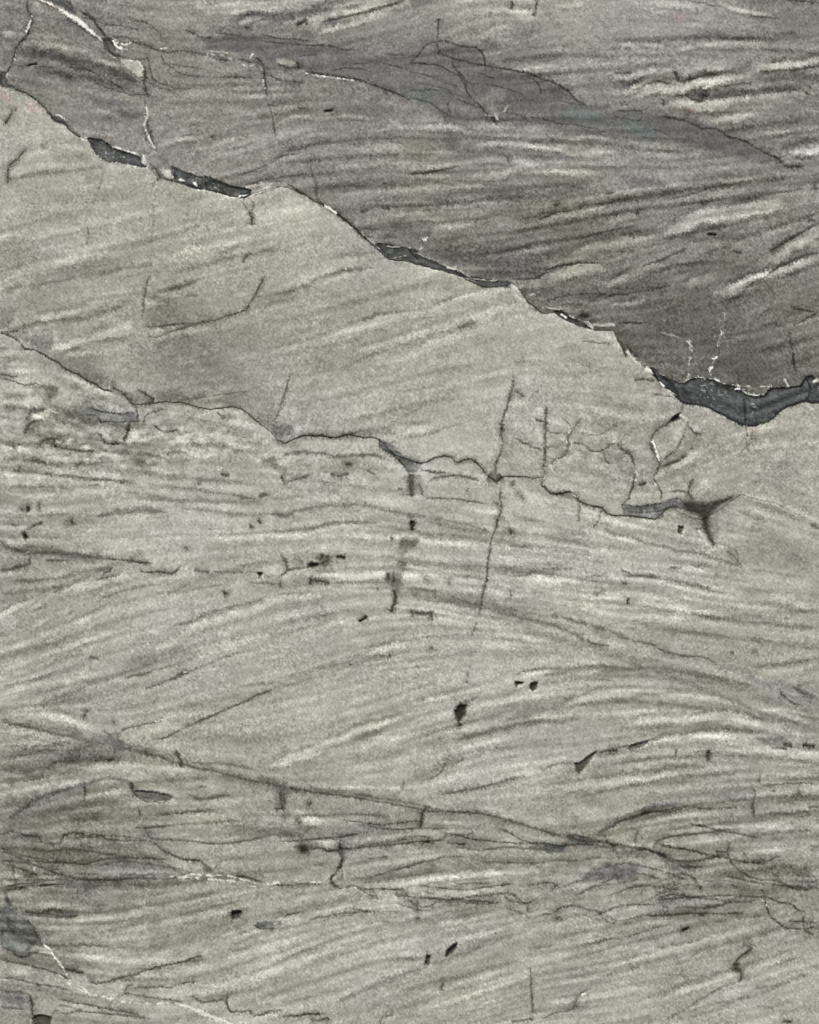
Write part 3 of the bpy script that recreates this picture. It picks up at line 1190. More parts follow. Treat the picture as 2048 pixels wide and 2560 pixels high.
s 16 -12 1180,1260 1350,1230
s 12 -24 1600,1250 1700,1245
s 54 16 900,1650 1050,1590 1200,1540 1450,1460 1600,1400
s 16 -12 1000,1600 1150,1540 1400,1440
k 8 116 #fissure 1620,1370 1622,1500 1630,1600 1628,1680
k 8 118 1500,1710 1640,1690
k 10 123 680,1690 760,1665
s 20 -10 690,1670 900,1600
k 7 116 0,1645 70,1640
k 9 103 0,1700 70,1680 160,1675 250,1665 330,1660
k 9 106 230,1690 280,1705 350,1690 340,1725
k 7 118 680,1680 680,1725
s 40 12 300,1250 600,1150
s 20 -10 200,1350 500,1240
s 20 -10 0,1300 300,1180
s 30 10 1100,1350 1300,1290
s 18 -12 1280,1330 1500,1270
s 40 12 1050,1120 1300,1080
@1358 1870 2.5
p 6 86 .3 #crevice 190,90 230,90 300,40 350,15 300,80 260,130 225,165 205,140
k 11 103 300,40 420,15 460,20
s 16 -30 0,140 90,95 190,90
k 12 84 420,20 460,15
p 5 98 .5 530,0 600,0 590,30 540,25
k 22 88 #pit 1035,30 1035,68
k 9 113 830,10 835,50
k 11 100 1450,0 1530,5
s 14 -22 450,100 620,75 700,60
s 18 -14 350,190 600,140
s 30 10 490,140 700,105
s 54 14 380,240 500,190 580,180
s 20 -14 0,250 120,210
s 76 16 150,370 250,400 400,400
s 80 14 0,440 100,430
c 34 -26 350,530 450,470 600,410 720,370 850,350
k 10 111 345,530 400,500 480,460 560,440 640,410 800,400 900,370
p 16 133 .8 700,340 850,310 950,290 1100,290 1150,250 1310,250 1310,320 1100,310 900,330 750,390 650,400
s 28 14 1000,340 1300,330
k 7 116 930,375 1050,380 1210,370
p 6 121 .8 1190,350 1310,350 1320,400 1220,390
k 7 123 1350,140 1350,230
k 9 103 #fissure 1310,240 1325,290 1310,360 1320,430
k 13 94 1300,350 1320,410
k 8 116 1360,235 1500,225 1650,220 1725,225
k 14 84 1598,275 1604,285
k 12 113 1436,268 1444,272
s 14 -16 1400,410 1560,405
s 18 -10 1400,350 1725,330
k 9 118 1660,370 1725,375
k 8 116 590,640 572,590 578,550 600,520
k 12 110 690,640 700,600 740,570 850,550 1000,535 1100,520 1210,510
c 34 -18 1000,540 1220,520
s 16 -10 1215,480 1215,530
s 74 12 400,560 550,540
s 94 8 900,430 1100,420
s 94 10 780,620 1080,600
k 13 90 150,540 200,570 260,590 330,590 400,590 450,620 540,625 620,630 700,650 760,680 830,705 930,710 1000,695 1100,680 1150,670
p 8 105 .6 #shale_seam:10 130,510 180,540 300,580 320,600 250,610 160,580
p 6 110 .7 400,590 470,625 610,640 610,670 540,670 460,650 430,620
k 11 97 440,630 465,660
c 64 -24 700,660 850,740 1000,750
k 10 103 700,650 800,710 870,740 1000,750
k 11 100 #fissure 1165,580 1155,660 1180,720 1230,770 1300,810 1380,830 1460,830 1520,860 1580,880 1700,885
k 10 103 1080,655 1150,660
k 8 116 1170,645 1240,650 1290,700 1380,710 1480,680
c 34 -16 1280,700 1400,700 1480,670
k 6 113 1230,770 1380,770 1460,800 1470,840
c 74 -16 1550,820 1725,850
k 7 110 1550,800 1700,800
k 7 110 1600,835 1725,830
c 64 -16 1680,620 1725,640
p 6 107 .8 #shale_seam:11 0,590 60,595 160,600 120,650 50,665 0,640
k 8 97 0,600 150,620
s 12 -28 0,715 200,700 400,690 650,680
s 28 16 480,690 600,700
c 64 -22 380,740 500,760 600,780
c 64 -24 240,820 350,790 560,790
k 7 113 230,830 380,790 500,800
k 8 118 200,920 240,910 280,880 350,860 450,850 560,830 620,800
k 8 106 0,845 60,845 100,880
c 34 -20 50,870 80,880
s 14 -24 130,860 240,820
k 7 110 0,1040 60,1025 110,1000 200,985 280,1010 340,1020 370,1060 400,1085 440,1090 455,1080 430,1065 380,1050 330,1010
k 5 120 240,1040 320,1065 400,1070
k 5 123 455,1085 550,1070 640,1045
v 9 165 0,1020 60,1025
k 14 86 85,1060 110,1070
s 70 8 300,900 500,900
k 8 123 580,980 700,930 800,870 900,840
k 8 110 740,830 850,795 920,800 960,840 980,880
k 8 116 740,920 820,880 900,860 950,850
k 6 116 800,870 880,810
k 6 120 600,920 640,870 700,850
k 14 98 970,860 985,880
c 54 -18 1000,860 1150,860 1300,890
k 8 113 1170,850 1220,880
k 6 116 1000,840 1130,830 1280,860
s 14 -24 700,880 860,820
p 12 129 .8 640,1040 740,960 800,930 900,950 950,1000 1030,1030 900,1040 750,1050
k 10 97 700,940 820,920 950,935 1050,945 1150,955 1250,935 1400,935 1430,950 1480,970 1550,975 1590,1010 1640,1030
k 12 96 1000,1000 1100,990 1150,970 1250,965 1330,955
k 10 97 #fissure 1380,940 1400,990 1420,1050 1470,1100 1530,1130 1640,1135 1725,1120
k 9 97 1640,1030 1625,1090 1650,1150 1690,1170
k 8 103 1530,1080 1640,1090 1725,1090
v 11 172 1530,1080 1540,1040
v 9 176 1370,955 1400,960 1400,990
p 5 121 .8 1640,1095 1725,1095 1725,1120 1640,1130
k 9 103 640,1045 750,1050 900,1040 1050,1030
k 6 110 745,1000 765,985 785,1000 785,1020 765,1030 747,1018 745,1000
k 7 110 820,1000 900,1000 1000,1000
c 28 -14 1100,1000 1300,990
k 7 113 1360,880 1400,930
s 44 14 1300,860 1400,870
k 7 113 1610,910 1620,940
s 14 -36 220,1240 350,1210 420,1190 500,1180 600,1150 700,1120 820,1100
s 34 10 500,1130 750,1080 1000,1060
k 14 74 #pit 880,1140 905,1130
s 24 -22 0,1240 60,1240
s 18 -10 1000,1120 1200,1090
s 20 -14 650,1260 850,1220 1000,1190
s 64 -8 250,1290 600,1290
k 16 97 #fissure 1320,1230 1290,1270 1230,1310 1205,1350 1210,1390 1240,1400 1245,1440 1225,1465
k 24 86 1210,1345 1208,1395
c 34 -18 1220,1240 1320,1220
s 12 -28 1225,1465 1100,1500 950,1590 870,1640 750,1700
s 14 -22 870,1660 1100,1590 1300,1560
s 16 -24 920,1310 980,1270
s 14 -18 830,1350 930,1310
s 16 -22 1380,1400 1500,1340 1600,1310
s 44 10 1300,1430 1500,1390
s 18 -16 1300,1500 1400,1490
s 34 10 950,1640 1150,1590
s 14 -14 700,1420 1030,1420
s 44 -10 550,1480 900,1450
k 8 116 0,1690 70,1660 180,1640 200,1600 240,1540 290,1515
v 10 192 250,1545 285,1535
v 10 187 130,1590 165,1588
c 54 -18 100,1630 280,1620
k 14 94 1510,1710 1550,1715
s 16 -16 1330,1600 1440,1630
s 28 10 1330,1700 1500,1660
s 20 -10 150,1420 450,1350
s 30 10 100,1370 400,1300
s 30 10 1350,1300 1600,1240
@0 0 1
s 20 -20 0,1800 60,1812 130,1826 200,1846 280,1862 360,1876 440,1902 520,1922 620,1950 700,1965
s 16 -15 620,1950 760,1975 880,1992 1000,2012 1100,2030 1200,2032
s 14 -16 1200,2032 1300,2060 1400,2090 1440,2100
s 30 -14 100,1850 260,1880 420,1900
s 8 -34 0,1170 120,1185 260,1200 340,1208
s 26 -18 0,1880 140,1870 300,1850
s 24 -20 0,1930 120,1915 240,1905
s 12 -26 0,1960 100,1940 220,1925
s 24 -18 0,2010 60,2000 120,1980
s 30 -16 40,2180 200,2200 400,2190
s 22 -16 100,2160 300,2150 440,2170
s 14 -26 160,2205 320,2212 460,2205
s 26 -14 0,2110 120,2120 250,2130
s 18 -16 1250,1560 1400,1600 1550,1640 1750,1690 1900,1740 2048,1800
s 10 -26 1100,1500 1250,1530 1400,1570 1480,1610
s 14 -22 1000,1480 1150,1500 1300,1530
s 10 -18 1560,1650 1700,1700 1850,1760 2048,1830
s 10 -20 1350,1690 1500,1670 1700,1680 1900,1720
s 10 -18 1300,1720 1450,1695 1600,1690 1800,1710
s 10 18 1250,1760 1400,1735 1600,1725 1800,1745
s 12 -22 1250,1800 1400,1770 1600,1755 1800,1775 2000,1810
s 10 14 1300,1800 1450,1785 1650,1775
s 10 -20 1150,1850 1300,1810 1450,1800
s 10 -16 1400,1930 1600,1900 1800,1890 2048,1900
s 12 -20 1380,1960 1560,1930 1760,1915
s 8 -20 1450,1990 1650,1950 1850,1930
s 14 16 1400,1975 1550,1950 1700,1935
s 10 -24 1700,2020 1850,2000 2048,1990
s 10 -22 1880,2040 2048,2030
s 12 16 1880,2060 2048,2050
s 10 -20 1850,2090 2048,2070
s 12 -24 1400,2110 1550,2080 1620,2060
s 10 -22 1500,2330 1650,2290 1800,2260
s 10 -20 1400,2400 1600,2350 1800,2300 1950,2280
s 10 -20 1500,2440 1700,2390 1850,2350 2000,2310
s 10 -18 1600,2500 1800,2430 2000,2370
s 10 -20 1700,2550 1850,2500 2030,2430
s 12 14 1500,2420 1700,2370 1900,2310
s 12 14 1650,2500 1850,2430 2020,2370
s 12 14 1400,2350 1600,2300 1760,2270
s 10 -20 1000,2480 1150,2440 1300,2400
s 10 -18 850,2500 1000,2440 1200,2370
s 10 -16 700,2400 900,2330 1100,2290
s 12 14 720,2420 900,2360 1080,2310
s 10 -16 560,2330 700,2280 900,2240
s 12 12 600,2340 760,2290 900,2260
s 10 -16 900,2210 1100,2180 1300,2170
s 12 14 900,2240 1100,2200 1280,2180
s 10 -20 250,2330 450,2290 600,2250
s 10 -18 200,2290 400,2260 550,2230
s 10 -16 500,2200 650,2180 760,2170
s 10 -22 0,2380 120,2390 260,2420
s 10 -24 0,2340 100,2360 200,2380
s 10 -18 0,2460 150,2480 300,2500
s 10 -20 20,1540 140,1480 260,1420 360,1390
s 10 -16 0,1650 150,1600 300,1550 420,1520
s 10 14 0,1680 130,1630 280,1580
s 10 -16 100,1760 260,1700 400,1650
s 10 -16 420,1480 560,1430 680,1400
s 10 -18 700,1560 850,1530 1000,1520
s 10 12 720,1590 860,1555 1000,1545
s 10 -14 700,1700 850,1650 1000,1610
s 10 -14 900,1800 1050,1750 1200,1710
s 10 -14 1000,1860 1120,1820 1260,1780
s 10 -20 900,1310 1050,1330 1200,1350 1350,1370
s 10 -20 1060,1300 1200,1330 1350,1340 1500,1370
s 12 16 900,1340 1050,1350 1200,1375
s 10 -18 950,1390 1100,1410 1250,1420 1400,1440
s 12 16 1000,1420 1200,1440 1400,1450
s 10 -20 1400,1440 1600,1470 1800,1500 2000,1520
s 10 -22 1500,1500 1700,1530 1900,1560 2048,1570
s 12 16 1400,1480 1600,1510 1800,1530
s 10 -18 1600,1560 1800,1590 2048,1620
s 10 -20 300,1230 450,1250 600,1255 760,1240
s 10 -22 100,1290 260,1275 400,1270
s 10 -18 0,1220 150,1215 300,1220
s 12 18 60,1240 220,1230 380,1240
s 10 -18 380,1190 520,1200 640,1210
s 10 -26 50,1150 160,1160 280,1155
s 10 -26 200,1110 300,1130 400,1140
s 12 20 260,1160 400,1170 560,1165
s 10 -18 400,1120 520,1110 620,1130
s 12 22 300,1100 420,1095
s 10 -18 700,1200 850,1210 1000,1230
s 30 -22 0,1010 90,1020
s 16 -24 100,1040 180,1060 240,1100
s 24 -18 60,1080 160,1100
s 16 22 0,1000 90,1005
s 10 -22 60,720 200,690 380,660
s 10 -16 420,690 560,650 700,620
s 10 -18 40,790 200,770 340,750
s 10 -16 0,450 140,430 260,420
s 12 14 60,600 240,560 420,520
s 10 -14 200,640 380,600 520,560
s 14 16 900,880 1100,820 1300,760
s 10 -12 820,1000 1000,950 1200,910
s 10 -16 860,1060 1000,1020 1150,990
s 10 -14 700,800 900,750 1100,700
s 10 -18 1050,330 1300,350 1500,360 1700,380
s 10 -18 1000,370 1200,380 1400,400
s 10 -20 780,360 950,345 1150,350
s 10 -18 700,410 900,390 1100,385
s 10 -18 800,470 1000,460 1200,450
s 10 18 850,490 1000,475 1200,465
s 10 -20 900,520 1100,510 1300,490
s 10 20 1300,520 1500,490 1700,460
s 10 -22 1300,550 1500,510 1750,470 2000,440
s 10 -22 1250,590 1450,550 1700,510 1950,480
s 10 -22 1200,640 1400,600 1600,570
s 10 -22 1450,640 1650,600 1850,560
s 10 18 1450,670 1600,630 1750,600
s 10 -22 1750,640 1900,580 2048,530
s 10 -22 1800,760 1950,700 2048,660
s 12 22 1850,740 1980,690
s 10 -20 1900,820 2048,760
s 12 16 1920,840 2048,790
s 10 -18 1900,880 2048,840
s 10 -18 1500,700 1650,670 1800,650
s 10 -18 1560,100 1750,95 1950,100
s 10 -18 1700,130 1850,125 2048,130
s 10 20 1750,110 1900,108
s 10 -18 1250,150 1400,140 1550,145
s 10 -18 1300,200 1450,180
s 10 16 1250,180 1400,165
s 10 -20 1800,330 1950,310 2048,300
s 10 16 1850,345 1980,325
s 10 -20 600,40 760,30 900,20
s 10 -18 520,70 700,60
s 14 -24 80,140 200,150 300,190 360,220
s 12 -24 120,180 240,200 340,235
s 10 18 230,150 300,165
@0 0 1
p 40 132 .4 330,850 480,860 640,930 690,1030 600,1000 520,1010 400,990 330,930
p 26 124 .5 400,900 540,910 600,960 500,975 420,950
p 20 126 .5 120,900 240,890 290,950 250,960 170,920
s 20 -22 980,1105 1010,1145 1060,1150
s 12 -24 1000,1195 1030,1190 1060,1200
k 9 92 1026,1185 1030,1240
k 8 86 1030,1300 1032,1330
p 5 96 .2 1000,1345 1052,1347 1030,1375 1008,1392 988,1380 998,1362
p 6 104 .3 1000,1400 1020,1410 1012,1430 1000,1425
k 10 88 985,1437 985,1452
p 5 98 .5 990,1432 1008,1432 1002,1470 998,1490 985,1500 980,1470
k 5 88 985,1478 990,1500 978,1530
k 2.4 135 1400,1040 1450,1080 1500,1085 1540,1060
k 2.4 135 1560,1100 1580,1150 1570,1210
v 3 172 1448,1070 1430,1110 1420,1160
v 3 170 1600,1150 1592,1190
v 3 168 1400,1150 1385,1190
s 20 -16 1380,1100 1430,1130
s 24 -16 1500,1120 1560,1150
s 20 -16 1480,1050 1560,1060
s 30 -14 1640,1050 1680,1100
s 30 16 1430,1000 1500,1010
s 24 16 1520,1080 1580,1100
k 4 98 0,2150 80,2160 160,2190 240,2200 340,2196
k 4 98 100,2130 200,2125 300,2140 420,2150
k 3 104 180,2095 300,2090 380,2105
k 4 96 0,2230 80,2215 160,2212
k 3 100 0,2120 60,2140 120,2150
k 4 96 60,2280 140,2290 200,2292
k 4 98 0,2300 60,2330 100,2350
k 3 102 0,2400 100,2420 180,2450
k 3 102 150,2500 260,2520 360,2540
v 4 190 420,2190 500,2196 600,2206
v 4 192 150,2440 200,2475 270,2496
v 4 192 300,2505 380,2510 440,2508
v 5 195 440,2508 520,2535 570,2560
k 4 96 1640,2110 1740,2130 1830,2150 1920,2160
k 4 96 1720,2060 1820,2080 1900,2095
k 4 98 1820,2190 1880,2205 1960,2215 2048,2220
k 3 102 1480,2180 1560,2160 1640,2175 1720,2200
k 3 104 1500,2210 1580,2185 1660,2200
k 3 104 1520,2240 1600,2215 1700,2225
k 4 98 1000,2240 1120,2250 1240,2255
k 3 104 1050,2215 1150,2225 1280,2210
k 3 104 850,2050 950,2062 1060,2050
k 4 98 700,2105 800,2098 900,2085
k 3 104 1100,2080 1200,2100 1320,2110
k 4 98 1380,2120 1450,2112 1540,2120
k 3 106 880,2120 1000,2110 1100,2100
s 26 -22 20,1378 130,1386 250,1392
s 40 -12 0,2130 200,2140 420,2160
s 40 -12 0,2050 150,2040 300,2010
p 20 140 .5 0,1900 120,1880 230,1890 180,1930 60,1950 0,1960
p 14 132 .4 0,2480 70,2490 75,2540 0,2550
s 24 -20 560,2070 700,2080 820,2075
s 20 -20 1750,2190 1860,2180 2048,2175
p 18 136 .6 1640,2240 1760,2230 1860,2255 1760,2290 1640,2285
s 24 26 1560,190 1700,170 1850,160
s 20 28 1580,225 1700,215 1830,195
s 18 30 1900,170 2048,155
s 22 26 1680,262 1780,258 1850,250
s 12 -30 1570,205 1700,192 1860,175
s 12 -28 1720,240 1860,228 2040,220
k 4 112 0,1806 60,1816 130,1832 200,1850 280,1864 360,1880 440,1906 520,1926 620,1950 700,1966 760,1976 880,1994 1000,2014 1100,2030 1200,2034 1300,2060 1400,2092
s 26 -16 0,815 60,845 110,870 180,905 240,935 290,965
s 26 -16 380,1000 470,996 560,1004 620,1020 680,1070
s 30 -14 760,1075 850,1080 940,1085
s 22 -24 120,1010 180,1035 250,1045
s 26 -22 200,1060 280,1060
s 24 20 20,960 90,950 160,965
s 24 22 60,1010 110,1000
s 20 -22 0,985 70,990
s 22 20 300,1085 370,1075
k 4 88 70,0 72,30 82,48 72,85 45,115 36,135 30,170
v 4 190 80,40 76,62 66,82
k 3.5 90 362,170 364,215 368,245
k 3.5 96 364,250 372,310 388,368 392,380
v 4 178 366,262 370,290 362,312
v 4 182 366,325 378,352 388,370
k 4 92 660,165 662,200 668,245
v 3.5 180 658,200 662,222
k 3 105 672,260 686,310 690,350
k 5 82 200,28 232,48 262,90 288,115
k 4 84 262,95 272,125 300,145 318,150
v 4 200 300,122 318,124
v 4 200 285,104 295,118 308,122
p 30 138 .2 0,600 60,610 130,640 110,690 0,700
p 30 142 .2 20,700 100,690 150,720 90,760 10,760
s 40 -10 150,500 320,490
s 60 -10 350,800 560,780
s 30 -18 60,690 200,670 330,655
p 12 120 .4 215,2010 250,1990 300,2000 280,2030 230,2035
p 10 112 .5 690,1955 720,1950 716,2010 690,2020
k 5 98 700,1960 704,2000 708,2040
p 14 122 .6 800,2072 880,2062 970,2070 900,2090 840,2100
k 4 92 850,2098 856,2150 840,2180 828,2200 850,2222
k 4 94 1420,2085 1500,2105 1580,2118 1640,2128
k 4 96 1510,2080 1560,2050 1620,2035 1700,2020
c 20 -16 1450,2200 1540,2180 1620,2172
k 3 98 1640,2250 1780,2240 1900,2244
k 3 98 1640,2290 1740,2285 1860,2284
k 3 100 1480,2290 1560,2265 1640,2262
s 110 -20 400,930 560,920
s 70 -18 420,880 520,870
s 60 -16 150,900 230,930
s 40 -18 560,1000 640,1010
s 30 -20 60,1065 110,1075
s 26 -24 170,1020 230,1030
p 8 112 .4 215,1040 260,1045 330,1060 380,1050 350,1075 270,1080 220,1062
p 8 104 .3 110,960 145,965 140,985 118,1000 112,980
k 5 104 60,1090 75,1060 110,1050
k 5 108 90,1120 120,1100 170,1105
k 5 108 250,1085 270,1110 310,1105
k 4 110 380,1060 410,1080 450,1075
s 16 26 80,1040 120,1035
s 18 26 140,1075 190,1070
s 20 24 290,1090 350,1090
s 18 24 200,1125 260,1120
'''

# ---------------------------------------------------------------- stone pattern, with the crevice's shade put into the tone (computed, no image files)
PW, PH, M = 2048.0, 2560.0, 160.0          # size of the framed face in pattern units, and the margin beyond it
STEP = 2.0
MAIN_SEAM = [(-700,120),(0,215),(42,223),(71,237),(92,252),(110,270),(125,288),(134,302),(160,312),(178,332),(196,342),(218,347),(245,385),
 (258,399),(311,409),(341,414),(370,421),(400,445),(440,455),(475,468),(512,476),(556,487),(598,494),(616,491),(637,481),
 (660,475),(702,466),(720,469),(743,482),(767,491),(785,502),(812,516),(840,536),(872,560),(900,584),(920,600),(944,624),
 (976,648),(1016,654),(1080,670),(1152,692),(1168,700),(1212,718),(1272,718),(1316,754),(1356,784),(1386,784),(1410,800),
 (1458,820),(1482,826),(1534,828),(1542,852),(1562,884),(1582,896),(1606,916),(1638,944),(1662,972),(1690,988),(1706,1008),
 (1758,1016),(1798,1032),(1838,1054),(1866,1064),(1898,1062),(1930,1048),(1950,1028),(1982,1012),(2014,1006),(2048,1010),(2800,1000)]
LOW_SEAM = [(-700,800),(0,832),(24,840),(44,852),(60,872),(84,874),(112,888),(140,904),(168,924),(200,938),(232,956),(256,972),(284,980),
 (312,988),(324,1008),(340,1012),(384,1010),(404,1006),(452,1006),(484,1014),(520,1022),(580,1018),(608,1024),(632,1044),
 (656,1064),(690,1096),(714,1108),(732,1100),(760,1090),(800,1090),(840,1094),(872,1088),(904,1092),(940,1096),(964,1112),
 (984,1136),(1008,1144),(1040,1156),(1064,1156),(1084,1146),(1112,1142),(1132,1144),(1144,1156),(1172,1148),(1196,1160),
 (1216,1184),(1240,1204),(1260,1190),(1320,1193),(1358,1217),(1382,1235),(1426,1231),(1454,1255),(1478,1265),(1506,1269),
 (1518,1285),(1550,1290),(1582,1291),(1638,1297),(1662,1277),(1678,1267),(1698,1281),(1750,1300),(1800,1275),(1850,1237),
 (1938,1257),(2048,1313),(2800,1600)]
TONE_UP = [[132,125,150,152,145,158,155,150,120],[116,124,130,126,122,136,142,140,130],[124,130,129,126,126,126,122,134,126],
 [132,136,134,132,136,140,138,130,132],[134,134,132,126,126,124,124,128,134],[124,124,120,114,110,112,114,120,126],
 [110,110,110,110,104,108,108,108,116],[104,104,104,104,104,98,97,96,110],[98,98,98,98,98,96,94,94,104]]            # every 256 x 128
TONE_LOW = [[156,156,156,160,160,160,160,160,160],[156,160,162,168,160,160,160,160,160],[158,164,170,176,160,160,160,160,160],
 [152,158,162,168,164,158,160,160,160],[152,158,160,164,164,160,164,164,160],[152,154,152,156,158,160,166,166,162],
 [154,146,140,150,154,160,164,166,162],[158,152,142,150,158,160,158,156,164],[156,156,154,158,162,164,156,156,162],
 [162,162,162,164,166,163,154,150,154],[158,164,165,164,164,165,164,158,150],[152,160,164,165,163,164,164,160,154],
 [156,158,160,163,164,160,158,157,153],[154,152,156,162,164,161,157,155,150],[156,156,156,160,162,161,156,155,154],
 [140,148,150,158,161,161,158,156,156],[134,134,144,150,152,153,146,142,144],[130,132,146,154,152,146,140,140,138],
 [134,148,154,156,156,154,154,150,144],[142,154,157,159,157,157,159,159,158],[142,156,159,159,157,156,158,159,159]]    # every 256 x 128

def vnoise(x, y, cell, seed, tab={}):
    if seed not in tab:
        tab[seed] = np.random.RandomState(seed).rand(256, 256).astype(np.float32)*2-1
    R = tab[seed]; u = x/cell+777.0; v = y/cell+777.0
    i = np.floor(u).astype(np.int32); j = np.floor(v).astype(np.int32)
    a = (u-i).astype(np.float32); b = (v-j).astype(np.float32)
    a = a*a*(3-2*a); b = b*b*(3-2*b); i &= 255; j &= 255; i1 = (i+1)&255; j1 = (j+1)&255
    return (R[j,i]*(1-a)+R[j,i1]*a)*(1-b)+(R[j1,i]*(1-a)+R[j1,i1]*a)*b

def spline(P, seg=7.0):
    P = np.array(P, float)
    if len(P) < 3: return P
    Q = np.vstack([2*P[0]-P[1], P, 2*P[-1]-P[-2]]); out = []
    for k in range(1, len(Q)-2):
        p0, p1, p2, p3 = Q[k-1], Q[k], Q[k+1], Q[k+2]
        n = max(1, int(np.hypot(*(p2-p1))/seg))
        for t in np.arange(n)/n:
            out.append(.5*((2*p1)+(-p0+p2)*t+(2*p0-5*p1+4*p2-p3)*t*t*.8+(-p0+3*p1-3*p2+p3)*t**3*.8+(-.2)*(2*p0-5*p1+4*p2-p3)*t*t*0)
                       if False else p1+(p2-p1)*t+.5*t*(1-t)*((1-t)*((p2-p0)*.5-(p2-p1))-t*((p3-p1)*.5-(p2-p1)))*2)
    out.append(Q[-2]); return np.array(out)

def inside(px, py, poly):
    r = np.zeros(px.shape, bool); n = len(poly)
    for k in range(n):
        x0, y0 = poly[k]; x1, y1 = poly[(k+1)%n]
        if y0 == y1: continue
        c = (py > min(y0,y1)) & (py <= max(y0,y1))
        r ^= c & (px < x0+(py-y0)*(x1-x0)/(y1-y0))
    return r

def grid_tone(tab, X, Y):
    T = np.array(tab, np.float32); v = np.clip(Y/128, 0, T.shape[0]-1.001); u = np.clip(X/256, 0, T.shape[1]-1.001)
    i = u.astype(int); j = v.astype(int); a = u-i; b = v-j; a = a*a*(3-2*a); b = b*b*(3-2*b)
    return (T[j,i]*(1-a)+T[j,i+1]*a)*(1-b)+(T[j+1,i]*(1-a)+T[j+1,i+1]*a)*b

def parse():
    ox = oy = 0; s = 1; out = []
    for ln in DATA.strip().splitlines():
        f = ln.split()
        if ln[0] == '@': ox, oy, s = float(f[0][1:]), float(f[1]), float(f[2]); continue
        kind = f[0]; nums = []; name = None; pts = []
        for t in f[1:]:
            if t[0] == '#': name = t[1:]
            elif ',' in t: a, b = t.split(','); pts.append((ox+float(a)/s, oy+float(b)/s))
            else: nums.append(float(t))
        out.append((kind, nums, name, pts, s))
    return out

